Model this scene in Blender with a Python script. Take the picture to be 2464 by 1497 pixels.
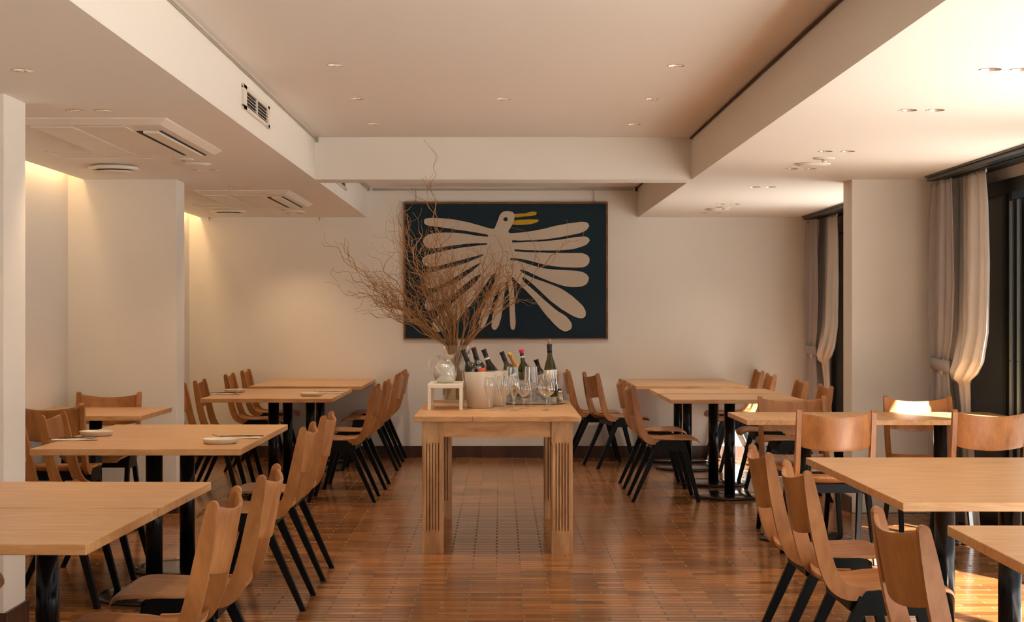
import bpy, bmesh, math, random
from mathutils import Vector, Matrix, Euler
from mathutils.geometry import tessellate_polygon
random.seed(7)
PI = math.pi
S = bpy.context.scene
COL = S.collection
for o in list(bpy.data.objects):
    bpy.data.objects.remove(o, do_unlink=True)

# ------------------------------------------------------------------ camera
F = 4000.0; W0 = 2464.0; H0 = 1497.0; CX = 1204.0; CY = 757.0; EYE = 1.3
cd = bpy.data.cameras.new('camera'); cam = bpy.data.objects.new('camera', cd); COL.objects.link(cam)
cam.location = (0, 0, EYE); cam.rotation_euler = (PI/2, 0, 0)
cd.sensor_width = 36; cd.lens = F/W0*36
cd.shift_x = (W0/2-CX)/W0; cd.shift_y = (CY-H0/2)/W0
cd.clip_start = 0.05; cd.clip_end = 200
S.camera = cam
# ------------------------------------------------------------------ view, world, sun
S.view_settings.view_transform = 'Standard'; S.view_settings.look = 'None'
S.view_settings.gamma = 1; S.view_settings.exposure = 0.18
S.view_settings.use_curve_mapping = False
w = bpy.data.worlds.new('sky'); S.world = w; w.use_nodes = True
bg = w.node_tree.nodes['Background']
bg.inputs[0].default_value = (0.84, 0.92, 1.0, 1); bg.inputs[1].default_value = 1.15
sl = bpy.data.lights.new('sun', 'SUN'); so = bpy.data.objects.new('sun', sl); COL.objects.link(so)
so.location = (8, -4, 8)
so.rotation_euler = Vector((-0.40, 0.88, -0.58)).to_track_quat('-Z', 'Y').to_euler()
sl.energy = 38.0; sl.angle = math.radians(0.8); sl.color = (1.0, 0.97, 0.91)

def portal(name, loc, rot, sx, sy):
    l = bpy.data.lights.new(name, 'AREA'); l.shape = 'RECTANGLE'; l.size = sx; l.size_y = sy
    l.cycles.is_portal = True
    o = bpy.data.objects.new(name, l); COL.objects.link(o); o.location = loc; o.rotation_euler = rot
for nm, y0, y1 in (('portal_b', -1.5, 7.0), ('portal_a', 8.2, 9.75), ('portal_c', 11.4, 13.5)):
    portal(nm, (3.12, (y0+y1)/2, 1.05), (0, PI/2, 0), 2.1, y1-y0)
portal('portal_front', (1.33, -3.05, 1.05), (PI/2, 0, PI), 1.5, 2.0)  # guides daylight through the added opening behind the camera

# ------------------------------------------------------------------ materials
def srgb(r, g, b):
    f = lambda c: ((c/255)/12.92 if c/255 <= 0.04045 else ((c/255+0.055)/1.055)**2.4)
    return (f(r), f(g), f(b), 1)

def mat(name, col, rough=0.5, metal=0.0, bump=0.0, bscale=200.0, var=0.0, **kw):
    m = bpy.data.materials.new(name); m.use_nodes = True
    n = m.node_tree.nodes; L = m.node_tree.links; b = n['Principled BSDF']
    b.inputs['Base Color'].default_value = col
    b.inputs['Roughness'].default_value = rough; b.inputs['Metallic'].default_value = metal
    for k, v in kw.items():
        b.inputs[k.replace('_', ' ')].default_value = v
    tc = n.new('ShaderNodeTexCoord'); no = n.new('ShaderNodeTexNoise')
    no.inputs['Scale'].default_value = bscale; no.inputs['Detail'].default_value = 4
    L.new(tc.outputs['Object'], no.inputs['Vector'])
    if bump:
        bp = n.new('ShaderNodeBump'); bp.inputs['Strength'].default_value = bump
        bp.inputs['Distance'].default_value = 0.002
        L.new(no.outputs['Fac'], bp.inputs['Height']); L.new(bp.outputs['Normal'], b.inputs['Normal'])
    if var:
        mx = n.new('ShaderNodeMix'); mx.data_type = 'RGBA'
        mx.inputs[6].default_value = tuple(c*(1-var) for c in col[:3])+(1,)
        mx.inputs[7].default_value = tuple(min(1, c*(1+var)) for c in col[:3])+(1,)
        L.new(no.outputs['Fac'], mx.inputs[0]); L.new(mx.outputs[2], b.inputs['Base Color'])
    return m

def wood(name, c1, c2, stretch=(1.2, 14, 14), rough=0.4, scale=6.0, contrast=(0.3, 0.7), bump=0.05):
    m = bpy.data.materials.new(name); m.use_nodes = True
    n = m.node_tree.nodes; L = m.node_tree.links; b = n['Principled BSDF']
    tc = n.new('ShaderNodeTexCoord'); mp = n.new('ShaderNodeMapping'); mp.inputs['Scale'].default_value = stretch
    oi = n.new('ShaderNodeObjectInfo'); ad = n.new('ShaderNodeVectorMath'); ad.operation = 'ADD'
    mu = n.new('ShaderNodeMath'); mu.operation = 'MULTIPLY'; mu.inputs[1].default_value = 20
    L.new(oi.outputs['Random'], mu.inputs[0])
    L.new(tc.outputs['Object'], ad.inputs[0]); L.new(mu.outputs[0], ad.inputs[1]); L.new(ad.outputs[0], mp.inputs[0])
    no = n.new('ShaderNodeTexNoise'); no.inputs['Scale'].default_value = scale*0.35; no.inputs['Detail'].default_value = 6
    no.inputs['Distortion'].default_value = 0.8
    L.new(mp.outputs[0], no.inputs['Vector'])
    n2 = n.new('ShaderNodeTexNoise'); n2.inputs['Scale'].default_value = scale*2.2; n2.inputs['Detail'].default_value = 3
    L.new(mp.outputs[0], n2.inputs['Vector'])
    mm = n.new('ShaderNodeMath'); mm.operation = 'MULTIPLY_ADD'; mm.inputs[1].default_value = 0.35
    L.new(n2.outputs['Fac'], mm.inputs[0]); L.new(no.outputs['Fac'], mm.inputs[2])
    r = n.new('ShaderNodeValToRGB'); r.color_ramp.elements[0].position = contrast[0]+0.17
    r.color_ramp.elements[1].position = contrast[1]+0.17
    r.color_ramp.elements[0].color = c1; r.color_ramp.elements[1].color = c2
    L.new(mm.outputs[0], r.inputs[0]); L.new(r.outputs[0], b.inputs['Base Color'])
    bp = n.new('ShaderNodeBump'); bp.inputs['Strength'].default_value = bump; bp.inputs['Distance'].default_value = 0.001
    L.new(n2.outputs['Fac'], bp.inputs['Height']); L.new(bp.outputs['Normal'], b.inputs['Normal'])
    b.inputs['Roughness'].default_value = rough
    return m

def glass(name, col=(1, 1, 1, 1), rough=0.0, ior=1.45, tr=1.0):
    m = mat(name, col, rough); b = m.node_tree.nodes['Principled BSDF']
    b.inputs['Transmission Weight'].default_value = tr; b.inputs['IOR'].default_value = ior
    return m

M = {}
M['wall'] = mat('painted_plaster', (0.81, 0.765, 0.69, 1), 0.8, bump=0.05, bscale=60)
M['ceil'] = mat('ceiling_paint', (0.84, 0.795, 0.72, 1), 0.85, bump=0.03, bscale=60)
M['table'] = wood('oiled_oak_veneer', srgb(184, 132, 80), srgb(212, 166, 114), (2.0, 16, 16), 0.33)
M['chair'] = wood('beech_plywood', srgb(142, 88, 42), srgb(184, 126, 70), (3, 3, 1.0), 0.36, 9)
M['seatw'] = wood('seat_plywood', srgb(150, 98, 54), srgb(190, 134, 82), (1.0, 8, 8), 0.36, 9)
M['edge'] = wood('pale_ply_edge', srgb(196, 140, 86), srgb(222, 172, 116), (2, 2, 30), 0.45, 9)
M['console'] = wood('limed_elm', srgb(160, 114, 72), srgb(206, 164, 116), (8, 8, 1.2), 0.5, 5)
M['consoletop'] = wood('limed_elm_top', srgb(176, 126, 78), srgb(214, 166, 114), (2, 12, 12), 0.38, 5)
M['groove'] = mat('dark_groove', srgb(70, 45, 28), 0.8)
M['black'] = mat('black_stained_wood', (0.004, 0.005, 0.005, 1), 0.42, bump=0.05, bscale=90, var=0.3, Specular_IOR_Level=0.15)
M['steel'] = mat('black_powder_coat', (0.004, 0.005, 0.006, 1), 0.2, Specular_IOR_Level=0.25)
M['discm'] = mat('glossy_black_base', (0.018, 0.018, 0.018, 1), 0.12)
M['frame'] = mat('black_aluminium', (0.010, 0.013, 0.014, 1), 0.4)
M['bluegrey'] = mat('grey_blue_aluminium', (0.16, 0.22, 0.24, 1), 0.4)
M['darkpanel'] = mat('dark_blue_panel', (0.045, 0.065, 0.075, 1), 0.35)
M['white'] = mat('white_plastic', (0.78, 0.72, 0.62, 1), 0.45)
M['cup'] = mat('downlight_reflector', (0.9, 0.88, 0.85, 1), 0.2, 0.8)
M['chrome'] = mat('chrome', (0.92, 0.92, 0.92, 1), 0.14, 1.0)
M['slot'] = mat('dark_slot', (0.006, 0.006, 0.006, 1), 0.7)
M['navy'] = mat('navy_wool', (0.008, 0.024, 0.036, 1), 0.95, bump=0.9, bscale=260, var=0.45)
M['cream'] = mat('cream_wool', (0.60, 0.50, 0.39, 1), 0.95, bump=0.9, bscale=260, var=0.08)
M['yellow'] = mat('yellow_wool', (0.55, 0.33, 0.02, 1), 0.95, bump=0.9, bscale=260)
M['rugframe'] = wood('stained_wood_frame', srgb(96, 56, 30), srgb(140, 88, 50), (4, 4, 4), 0.5, 5)
M['greyfab'] = mat('grey_curtain_fabric', (0.36, 0.33, 0.325, 1), 0.9, bump=0.3, bscale=400)
M['branch'] = mat('willow_bark', srgb(152, 108, 60), 0.5, bump=0.4, bscale=120, var=0.35)
def thin_glass(name, tint):
    m = bpy.data.materials.new(name); m.use_nodes = True
    n = m.node_tree.nodes; L = m.node_tree.links; n.remove(n['Principled BSDF'])
    t = n.new('ShaderNodeBsdfTransparent'); t.inputs[0].default_value = tint
    g = n.new('ShaderNodeBsdfGlossy'); g.inputs['Roughness'].default_value = 0.02; g.inputs[0].default_value = (1, 1, 1, 1)
    lw = n.new('ShaderNodeLayerWeight'); lw.inputs['Blend'].default_value = 0.32
    mr = n.new('ShaderNodeMapRange'); mr.inputs['To Min'].default_value = 0.035; mr.inputs['To Max'].default_value = 0.85
    L.new(lw.outputs['Facing'], mr.inputs['Value'])
    pw = n.new('ShaderNodeMath'); pw.operation = 'POWER'; pw.inputs[1].default_value = 1.25
    L.new(mr.outputs[0], pw.inputs[0])
    ad = n.new('ShaderNodeMath'); ad.operation = 'ADD'; ad.inputs[1].default_value = 0.045; L.new(pw.outputs[0], ad.inputs[0])
    mx = n.new('ShaderNodeMixShader'); L.new(ad.outputs[0], mx.inputs[0]); L.new(t.outputs[0], mx.inputs[1]); L.new(g.outputs[0], mx.inputs[2])
    L.new(mx.outputs[0], n['Material Output'].inputs[0]); return m
M['glass'] = thin_glass('clear_glass', (0.97, 0.97, 0.96, 1))
M['vaseg'] = thin_glass('vase_glass', (0.93, 0.96, 0.95, 1))
M['water'] = thin_glass('water', (0.86, 0.80, 0.66, 1))
M['icewater'] = glass('cloudy_ice_water', (0.90, 0.90, 0.84, 1), 0.4, 1.1, 0.35)
M['bottle'] = mat('dark_bottle_glass', (0.004, 0.006, 0.003, 1), 0.06, Coat_Weight=0.6)
M['gbottle'] = mat('olive_bottle_glass', (0.030, 0.030, 0.004, 1), 0.05, Coat_Weight=0.6)
M['foil'] = mat('matte_black_capsule', (0.010, 0.009, 0.008, 1), 0.45)
M['red'] = mat('red_capsule', (0.45, 0.03, 0.03, 1), 0.35)
M['pink'] = mat('pink_cap', (0.80, 0.02, 0.16, 1), 0.4)
M['gold'] = mat('gold_foil', (0.70, 0.46, 0.16, 1), 0.35, 0.9, bump=0.8, bscale=160)
M['label'] = mat('paper_label', (0.78, 0.72, 0.62, 1), 0.7)
M['labelred'] = mat('red_label', (0.62, 0.09, 0.03, 1), 0.6)
M['cork'] = mat('cork', (0.50, 0.27, 0.12, 1), 0.8, bump=0.3, bscale=200, var=0.2)
M['bucket'] = mat('brushed_cream_metal', (0.66, 0.58, 0.48, 1), 0.38, 0.15)
M['standw'] = mat('cream_lacquer', (0.76, 0.68, 0.55, 1), 0.4)
M['plate'] = mat('cream_stoneware', (0.74, 0.66, 0.53, 1), 0.3)
M['cutlery'] = mat('polished_steel', (0.10, 0.085, 0.065, 1), 0.18, 1.0)
M['linen'] = mat('white_linen', (0.80, 0.76, 0.70, 1), 0.9, bump=0.2, bscale=500)
M['ice'] = glass('ice', (0.9, 0.92, 0.92, 1), 0.25, 1.2, 0.6)
M['tray'] = mat('silver_tray', (0.62, 0.58, 0.52, 1), 0.25, 0.8)
M['stone'] = mat('outdoor_paving', (0.60, 0.58, 0.55, 1), 0.9, var=0.1, bscale=3)
M['bouncepale'] = mat('pale_bounce_surface', (0.84, 0.83, 0.80, 1), 0.7, var=0.06, bscale=4)  # pale surface for the added strip that bounces sunlight
M['spring'] = mat('white_steel_wire', (0.45, 0.40, 0.34, 1), 0.35, 0.8)
m = bpy.data.materials.new('lamp_glow'); m.use_nodes = True
b = m.node_tree.nodes['Principled BSDF']; b.inputs['Emission Color'].default_value = (1, 0.78, 0.52, 1)
b.inputs['Emission Strength'].default_value = 30.0; M['glow'] = m
# sheer curtain: part translucent cloth
m = bpy.data.materials.new('white_voile'); m.use_nodes = True
n = m.node_tree.nodes; L = m.node_tree.links
b = n['Principled BSDF']; b.inputs['Base Color'].default_value = (0.88, 0.84, 0.80, 1); b.inputs['Roughness'].default_value = 0.9
tl = n.new('ShaderNodeBsdfTranslucent'); tl.inputs[0].default_value = (0.85, 0.80, 0.75, 1)
mx = n.new('ShaderNodeMixShader'); mx.inputs[0].default_value = 0.35
L.new(b.outputs[0], mx.inputs[1]); L.new(tl.outputs[0], mx.inputs[2]); L.new(mx.outputs[0], n['Material Output'].inputs[0])
M['voile'] = m

def tile_mat(name, bw, rh, mort, c1, c2, cm, rough, axes='xy', off=(0, 0)):
    m = bpy.data.materials.new(name); m.use_nodes = True
    n = m.node_tree.nodes; L = m.node_tree.links; b = n['Principled BSDF']
    tc = n.new('ShaderNodeTexCoord'); sp = n.new('ShaderNodeSeparateXYZ'); cb = n.new('ShaderNodeCombineXYZ')
    L.new(tc.outputs['Object'], sp.inputs[0])
    ad = n.new('ShaderNodeMath'); ad.operation = 'ADD'; ad.inputs[1].default_value = 50.0+off[0]
    a2 = n.new('ShaderNodeMath'); a2.operation = 'ADD'; a2.inputs[1].default_value = 50.0+off[1]
    if axes == 'xy':
        L.new(sp.outputs[0], ad.inputs[0]); L.new(sp.outputs[1], a2.inputs[0])
    else:
        a3 = n.new('ShaderNodeMath'); a3.operation = 'ADD'
        L.new(sp.outputs[0], a3.inputs[0]); L.new(sp.outputs[1], a3.inputs[1])
        L.new(a3.outputs[0], ad.inputs[0]); L.new(sp.outputs[2], a2.inputs[0])
    L.new(ad.outputs[0], cb.inputs[0]); L.new(a2.outputs[0], cb.inputs[1])
    br = n.new('ShaderNodeTexBrick'); L.new(cb.outputs[0], br.inputs['Vector'])
    br.inputs['Scale'].default_value = 1.0; br.inputs['Brick Width'].default_value = bw
    br.inputs['Row Height'].default_value = rh; br.inputs['Mortar Size'].default_value = mort
    br.inputs['Mortar Smooth'].default_value = 0.2; br.inputs['Bias'].default_value = 0.0
    br.offset = 0.5 if axes == 'xy' else 0.0; br.squash = 1.0
    fr_ = n.new('ShaderNodeMath'); fr_.operation = 'DIVIDE'; fr_.inputs[1].default_value = rh; L.new(a2.outputs[0], fr_.inputs[0])
    fc = n.new('ShaderNodeMath'); fc.operation = 'FRACT'; L.new(fr_.outputs[0], fc.inputs[0])
    pp = n.new('ShaderNodeMath'); pp.operation = 'COMPARE'; pp.inputs[1].default_value = 0.5; pp.inputs[2].default_value = 0.5-1.6*mort/rh
    L.new(fc.outputs[0], pp.inputs[0])
    mc = n.new('ShaderNodeMix'); mc.data_type = 'RGBA'; mc.inputs[6].default_value = cm
    mc.inputs[7].default_value = srgb(108, 94, 70) if axes == 'xy' else cm
    L.new(pp.outputs[0], mc.inputs[0]); L.new(mc.outputs[2], br.inputs['Mortar'])
    br.inputs['Color1'].default_value = c1; br.inputs['Color2'].default_value = c2
    no = n.new('ShaderNodeTexNoise'); no.inputs['Scale'].default_value = 2.5; no.inputs['Detail'].default_value = 5
    L.new(tc.outputs['Object'], no.inputs['Vector'])
    mp = n.new('ShaderNodeMapping'); mp.inputs['Scale'].default_value = (4, 40, 1)
    L.new(tc.outputs['Object'], mp.inputs[0])
    n3 = n.new('ShaderNodeTexNoise'); n3.inputs['Scale'].default_value = 1.0; n3.inputs['Detail'].default_value = 3
    L.new(mp.outputs[0], n3.inputs['Vector'])
    av = n.new('ShaderNodeMath'); av.operation = 'ADD'
    L.new(no.outputs['Fac'], av.inputs[0]); L.new(n3.outputs['Fac'], av.inputs[1])
    mr = n.new('ShaderNodeMapRange'); mr.inputs['From Min'].default_value = 0.7; mr.inputs['From Max'].default_value = 1.3
    mr.inputs['To Min'].default_value = 0.72; mr.inputs['To Max'].default_value = 1.2
    L.new(av.outputs[0], mr.inputs['Value'])
    hs = n.new('ShaderNodeHueSaturation'); L.new(mr.outputs[0], hs.inputs['Value']); L.new(br.outputs['Color'], hs.inputs['Color'])
    L.new(hs.outputs[0], b.inputs['Base Color'])
    mr2 = n.new('ShaderNodeMapRange'); mr2.inputs['To Min'].default_value = rough; mr2.inputs['To Max'].default_value = 0.8
    L.new(br.outputs['Fac'], mr2.inputs['Value']); L.new(mr2.outputs[0], b.inputs['Roughness'])
    bp = n.new('ShaderNodeBump'); bp.inputs['Strength'].default_value = 0.35; bp.inputs['Distance'].default_value = 0.0015; bp.invert = True
    nb = n.new('ShaderNodeMath'); nb.operation = 'MULTIPLY_ADD'; nb.inputs[1].default_value = -0.25
    L.new(n3.outputs['Fac'], nb.inputs[0]); L.new(br.outputs['Fac'], nb.inputs[2])
    L.new(nb.outputs[0], bp.inputs['Height']); L.new(bp.outputs['Normal'], b.inputs['Normal'])
    return m
M['floor'] = tile_mat('terracotta_strip_tiles', 0.245, 0.0685, 0.0045, srgb(172, 110, 56), srgb(112, 70, 34), srgb(60, 38, 22), 0.17, 'xy', (0.0, 0))
M['skirt'] = tile_mat('brown_skirting_tiles', 0.068, 0.4, 0.003, srgb(84, 50, 34), srgb(62, 38, 26), srgb(70, 60, 50), 0.4, 'xz', (0, 0.2))

# ------------------------------------------------------------------ mesh helpers
class MB:
    def __init__(s): s.v = []; s.f = []; s.sm = []
    def add(s, vs, fs, smooth=False):
        k = len(s.v); s.v += [tuple(v) for v in vs]
        for f in fs: s.f.append(tuple(i+k for i in f)); s.sm.append(smooth)
        return s
    def box(s, x0, x1, y0, y1, z0, z1):
        return s.add([(x0,y0,z0),(x1,y0,z0),(x1,y1,z0),(x0,y1,z0),(x0,y0,z1),(x1,y0,z1),(x1,y1,z1),(x0,y1,z1)],
                     [(0,3,2,1),(4,5,6,7),(0,1,5,4),(1,2,6,5),(2,3,7,6),(3,0,4,7)])
    def bbox(s, x0, x1, y0, y1, z0, z1, r=0.003):
        bm = bmesh.new(); bmesh.ops.create_cube(bm, size=1)
        for v in bm.verts:
            v.co = Vector(((x0+x1)/2+v.co.x*(x1-x0), (y0+y1)/2+v.co.y*(y1-y0), (z0+z1)/2+v.co.z*(z1-z0)))
        bmesh.ops.bevel(bm, geom=bm.edges[:], offset=r, segments=2, profile=0.5, affect='EDGES')
        return s.bm(bm)
    def bm(s, bm, smooth=False, mtx=None):
        if mtx: bm.transform(mtx)
        bm.verts.index_update()
        s.add([v.co.copy() for v in bm.verts], [[v.index for v in f.verts] for f in bm.faces], smooth); bm.free(); return s
    def lathe(s, prof, c=(0, 0, 0), n=32, mtx=None, smooth=True, sx=1, sy=1):
        vs = []; fs = []
        for r, z in prof:
            for i in range(n):
                a = 2*PI*i/n; p = Vector((r*math.cos(a)*sx, r*math.sin(a)*sy, z))
                if mtx: p = mtx @ p
                vs.append(p+Vector(c))
        m = len(prof)
        for j in range(m-1):
            for i in range(n):
                a = j*n+i; b = j*n+(i+1) % n
                fs.append((a, b, b+n, a+n))
        if prof[0][0] > 1e-6: fs.append(tuple(range(n))[::-1])
        if prof[-1][0] > 1e-6: fs.append(tuple(range((m-1)*n, m*n)))
        return s.add(vs, fs, smooth)
    def shell(s, prof, c=(0, 0, 0), n=32, mtx=None, sx=1, sy=1):
        """closed outline revolved, first and last points on axis or joined"""
        vs = []; fs = []; m = len(prof)
        for r, z in prof:
            for i in range(n):
                a = 2*PI*i/n; p = Vector((r*math.cos(a)*sx, r*math.sin(a)*sy, z))
                if mtx: p = mtx @ p
                vs.append(p+Vector(c))
        for j in range(m-1):
            for i in range(n):
                a = j*n+i; b = j*n+(i+1) % n
                fs.append((a, b, b+n, a+n))
        return s.add(vs, fs, True)
    def tube(s, pts, rad, n=8, cap=True):
        pts = [Vector(p) for p in pts]; vs = []; fs = []; N = len(pts)
        if not hasattr(rad, '__len__'): rad = [rad]*N
        up = Vector((0, 0, 1)); prev = None
        for i, p in enumerate(pts):
            t = (pts[min(i+1, N-1)]-pts[max(i-1, 0)])
            if t.length < 1e-9: t = Vector((0, 0, 1))
            t.normalize()
            if prev is None:
                a = t.cross(up); a = a if a.length > 0.05 else t.cross(Vector((1, 0, 0)))
            else:
                a = prev - t*prev.dot(t)
                if a.length < 1e-4: a = t.cross(up)
            a.normalize(); prev = a; b = t.cross(a)
            for k in range(n):
                q = 2*PI*k/n; vs.append(p+(a*math.cos(q)+b*math.sin(q))*rad[i])
        for i in range(N-1):
            for k in range(n):
                a = i*n+k; b = i*n+(k+1) % n; fs.append((a, b, b+n, a+n))
        if cap: fs.append(tuple(range(n))[::-1]); fs.append(tuple(range((N-1)*n, N*n)))
        return s.add(vs, fs, True)
    def prism(s, poly, y0, y1, smooth=False, plane='xz'):
        n = len(poly)
        def P(p, y): return (p[0], y, p[1]) if plane == 'xz' else (p[0], p[1], y)
        vs = [P(p, y0) for p in poly]+[P(p, y1) for p in poly]
        fs = [(i, (i+1) % n, (i+1) % n+n, i+n) for i in range(n)]
        tr = tessellate_polygon([[Vector((p[0], p[1], 0)) for p in poly]])
        fs += [tuple(t) for t in tr]+[tuple(i+n for i in t[::-1]) for t in tr]
        return s.add(vs, fs, smooth)
    def bar(s, p0, p1, w0, t0, w1=None, t1=None, side=Vector((0, 1, 0))):
        """tapered rectangular bar, w across (perp. in side x dir plane), t along side"""
        p0 = Vector(p0); p1 = Vector(p1); d = (p1-p0).normalized()
        a = d.cross(side).normalized(); bb = side
        w1 = w1 or w0; t1 = t1 or t0; vs = []
        for p, ww, tt in ((p0, w0, t0), (p1, w1, t1)):
            for sa, sb in ((-1, -1), (1, -1), (1, 1), (-1, 1)):
                vs.append(p+a*sa*ww/2+bb*sb*tt/2)
        return s.add(vs, [(0,1,2,3),(7,6,5,4),(0,4,5,1),(1,5,6,2),(2,6,7,3),(3,7,4,0)])
    def grid(s, P, nu, nv, smooth=True):
        vs = [P(i/nu, j/nv) for j in range(nv+1) for i in range(nu+1)]
        fs = [(j*(nu+1)+i, j*(nu+1)+i+1, (j+1)*(nu+1)+i+1, (j+1)*(nu+1)+i) for j in range(nv) for i in range(nu)]
        return s.add(vs, fs, smooth)
    def build(s, name, m, parent=None, bevel=0, solid=0, fix=True, auto=False):
        me = bpy.data.meshes.new(name); me.from_pydata([tuple(v) for v in s.v], [], s.f)
        me.polygons.foreach_set('use_smooth', s.sm); me.validate(); me.update()
        if fix:
            bm = bmesh.new(); bm.from_mesh(me); bmesh.ops.remove_doubles(bm, verts=bm.verts, dist=1e-5)
            bmesh.ops.recalc_face_normals(bm, faces=bm.faces); bm.to_mesh(me); bm.free()
        me.materials.append(M[m] if isinstance(m, str) else m)
        o = bpy.data.objects.new(name, me); COL.objects.link(o)
        if parent: o.parent = parent
        if bevel:
            md = o.modifiers.new('bevel', 'BEVEL'); md.width = bevel; md.segments = 2; md.limit_method = 'ANGLE'
            md.angle_limit = math.radians(40)
        if solid:
            md = o.modifiers.new('solid', 'SOLIDIFY'); md.thickness = solid; md.offset = 0
        return o

def thing(name, label, cat, loc=(0, 0, 0), rz=0, group=None, ry=0):
    o = bpy.data.objects.new(name, None); COL.objects.link(o); o.empty_display_size = 0.1
    o.location = loc; o.rotation_euler = (0, ry, rz); o['label'] = label; o['category'] = cat
    if group: o['group'] = group
    return o
def tag(o, label, cat, group=None, kind=None):
    o['label'] = label; o['category'] = cat
    if group: o['group'] = group
    if kind: o['kind'] = kind
    return o
def struct(name, mb, m, bevel=0):
    o = mb.build(name, m, bevel=bevel); o['kind'] = 'structure'; return o
def dup(root, loc, rz, label, group=None):
    r = root.copy(); COL.objects.link(r); r.location = loc; r.rotation_euler = (0, 0, rz)
    r['label'] = label
    if group: r['group'] = group
    for ch in list(root.children):
        c = ch.copy(); COL.objects.link(c); c.parent = r
        for g in list(ch.children):
            d = g.copy(); COL.objects.link(d); d.parent = c
    return r
def smooth_curve(pts, n=6, closed=False):
    out = []; N = len(pts); rng = N if closed else N-1
    for i in range(rng):
        g = lambda k: Vector(pts[k % N]) if closed else Vector(pts[max(0, min(N-1, k))])
        p0, p1, p2, p3 = g(i-1), g(i), g(i+1), g(i+2)
        for j in range(n):
            t = j/n
            out.append(0.5*((2*p1)+(p2-p0)*t+(2*p0-5*p1+4*p2-p3)*t*t+(3*p1-p0-3*p2+p3)*t**3))
    if not closed: out.append(Vector(pts[-1]))
    return out

# ------------------------------------------------------------------ room
ZL = 2.184; ZH = 2.461; D = 15.12; YB = -3.0
XL = -2.83; XR = 3.0; TX0 = -1.212; TX1 = 1.252; Y1 = 10.88; Y2 = 11.15
struct('floor', MB().box(XL-0.2, XR+0.12, YB-0.2, D+0.2, -0.1, 0), 'floor')
struct('unseen_bounce_strip', MB().box(2.25, XR+0.11, -1.5, 6.95, 0.0, 0.006), 'bouncepale')  # added out of view to bounce white sunlight up to the ceiling
struct('ground', MB().box(XR+0.12, 22, -14, 26, -0.12, -0.04), 'stone')

# downlights: (px, py, zone); zone 't' tray, 'l' low
DL = [(806,157,'t'),(1626,158,'t'),(859,237,'t'),(1213,238,'t'),(1569,238,'t'),(898,298,'t'),(1527,299,'t'),
      (53,169,'l'),(180,266,'l'),(247,266,'l'),(390,366,'l'),(437,367,'l'),(470,409,'l'),(517,409,'l'),(562,451,'l'),(598,451,'l'),(692,514,'l'),(723,514,'l'),
      (2383,167,'r'),(2458,167,'r'),(2185,265,'r'),(2251,265,'r'),(1986,364,'r'),(2040,364,'r'),(1905,406,'r'),(1950,406,'r'),
      (1817,450,'r'),(1855,450,'r'),(1734,491,'r'),(1769,491,'r'),(1694,512,'r'),(1727,512,'r')]
DLP = []
for px, py, zn in DL:
    z = ZH if zn == 't' else ZL
    d = (z-EYE)*F/(CY-py); DLP.append(((px-CX)*d/F, d, z, zn))
# downlights above and behind the camera too, continuing the rows
for y in (1.2, 3.4, 5.6):
    for x in (-0.77, 0.82): DLP.append((x, y, ZH, 't'))
for x in (-0.8, 0.0, 0.8): DLP.append((x, 12.4, ZH, 'c'))
for x in (-0.8, 0.8): DLP.append((x, 14.0, ZH, 'c'))
HR = 0.038
def holed(mb, x0, x1, y0, y1, z):
    outer = [Vector((x0, y0, 0)), Vector((x1, y0, 0)), Vector((x1, y1, 0)), Vector((x0, y1, 0))]
    polys = [outer]
    for x, y, zz, zn in DLP:
        if x0 < x < x1 and y0 < y < y1 and abs(zz-z) < 0.01:
            polys.append([Vector((x+HR*math.cos(-2*PI*k/20), y+HR*math.sin(-2*PI*k/20), 0)) for k in range(20)])
    flat = [p for q in polys for p in q]
    tr = tessellate_polygon(polys)
    mb.add([(p.x, p.y, z) for p in flat], [tuple(t) for t in tr])
cb_ = MB()
holed(cb_, -2.73, TX0, YB, D, ZL)
holed(cb_, TX1, XR, YB, D, ZL)
holed(cb_, TX0, TX1, YB, Y1, ZH)
holed(cb_, TX0, TX1, Y2, D, ZH)
cb_.add([(TX0,Y1,ZL),(TX1,Y1,ZL),(TX1,Y2,ZL),(TX0,Y2,ZL)], [(0,1,2,3)])
for ya, yb in ((YB, Y1), (Y2, D)):
    for x in (TX0, TX1):
        cb_.add([(x,ya,ZL),(x,yb,ZL),(x,yb,ZH),(x,ya,ZH)], [(0,1,2,3)])
for y in (Y1, Y2):
    cb_.add([(TX0,y,ZL),(TX1,y,ZL),(TX1,y,ZH),(TX0,y,ZH)], [(0,1,2,3)])
cb_.add([(-2.73,YB,ZL),(-2.73,D,ZL),(-2.73,D,2.4),(-2.73,YB,2.4)], [(0,1,2,3)])
struct('ceiling', cb_, 'ceil')
struct('ceiling_slab', MB().box(XL-0.2, XR+0.1, YB-0.2, D+0.2, 2.55, 2.75), 'ceil')
struct('wall_back', MB().box(XL-0.2, XR+0.12, D, D+0.2, 0, 2.75), 'wall')
struct('wall_left', MB().box(XL-0.2, XL, YB, D, 0, 2.75), 'wall')
wf = MB().box(XL, 0.57, YB-0.15, YB, 0, 2.6).box(2.1, XR, YB-0.15, YB, 0, 2.6).box(0.57, 2.1, YB-0.15, YB, 2.05, 2.6)  # gap in this wall is added to let in fill daylight
struct('wall_front', wf, 'wall')
# piers on the left
struct('wall_left_near_pier', MB().bbox(XL-0.01, -1.985, 6.65, 6.95, 0, ZL+0.1, 0.004), 'wall')
struct('wall_left_far_pier', MB().bbox(XL-0.01, -2.119, Y1, Y2, 0, ZL+0.1, 0.004), 'wall')
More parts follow.
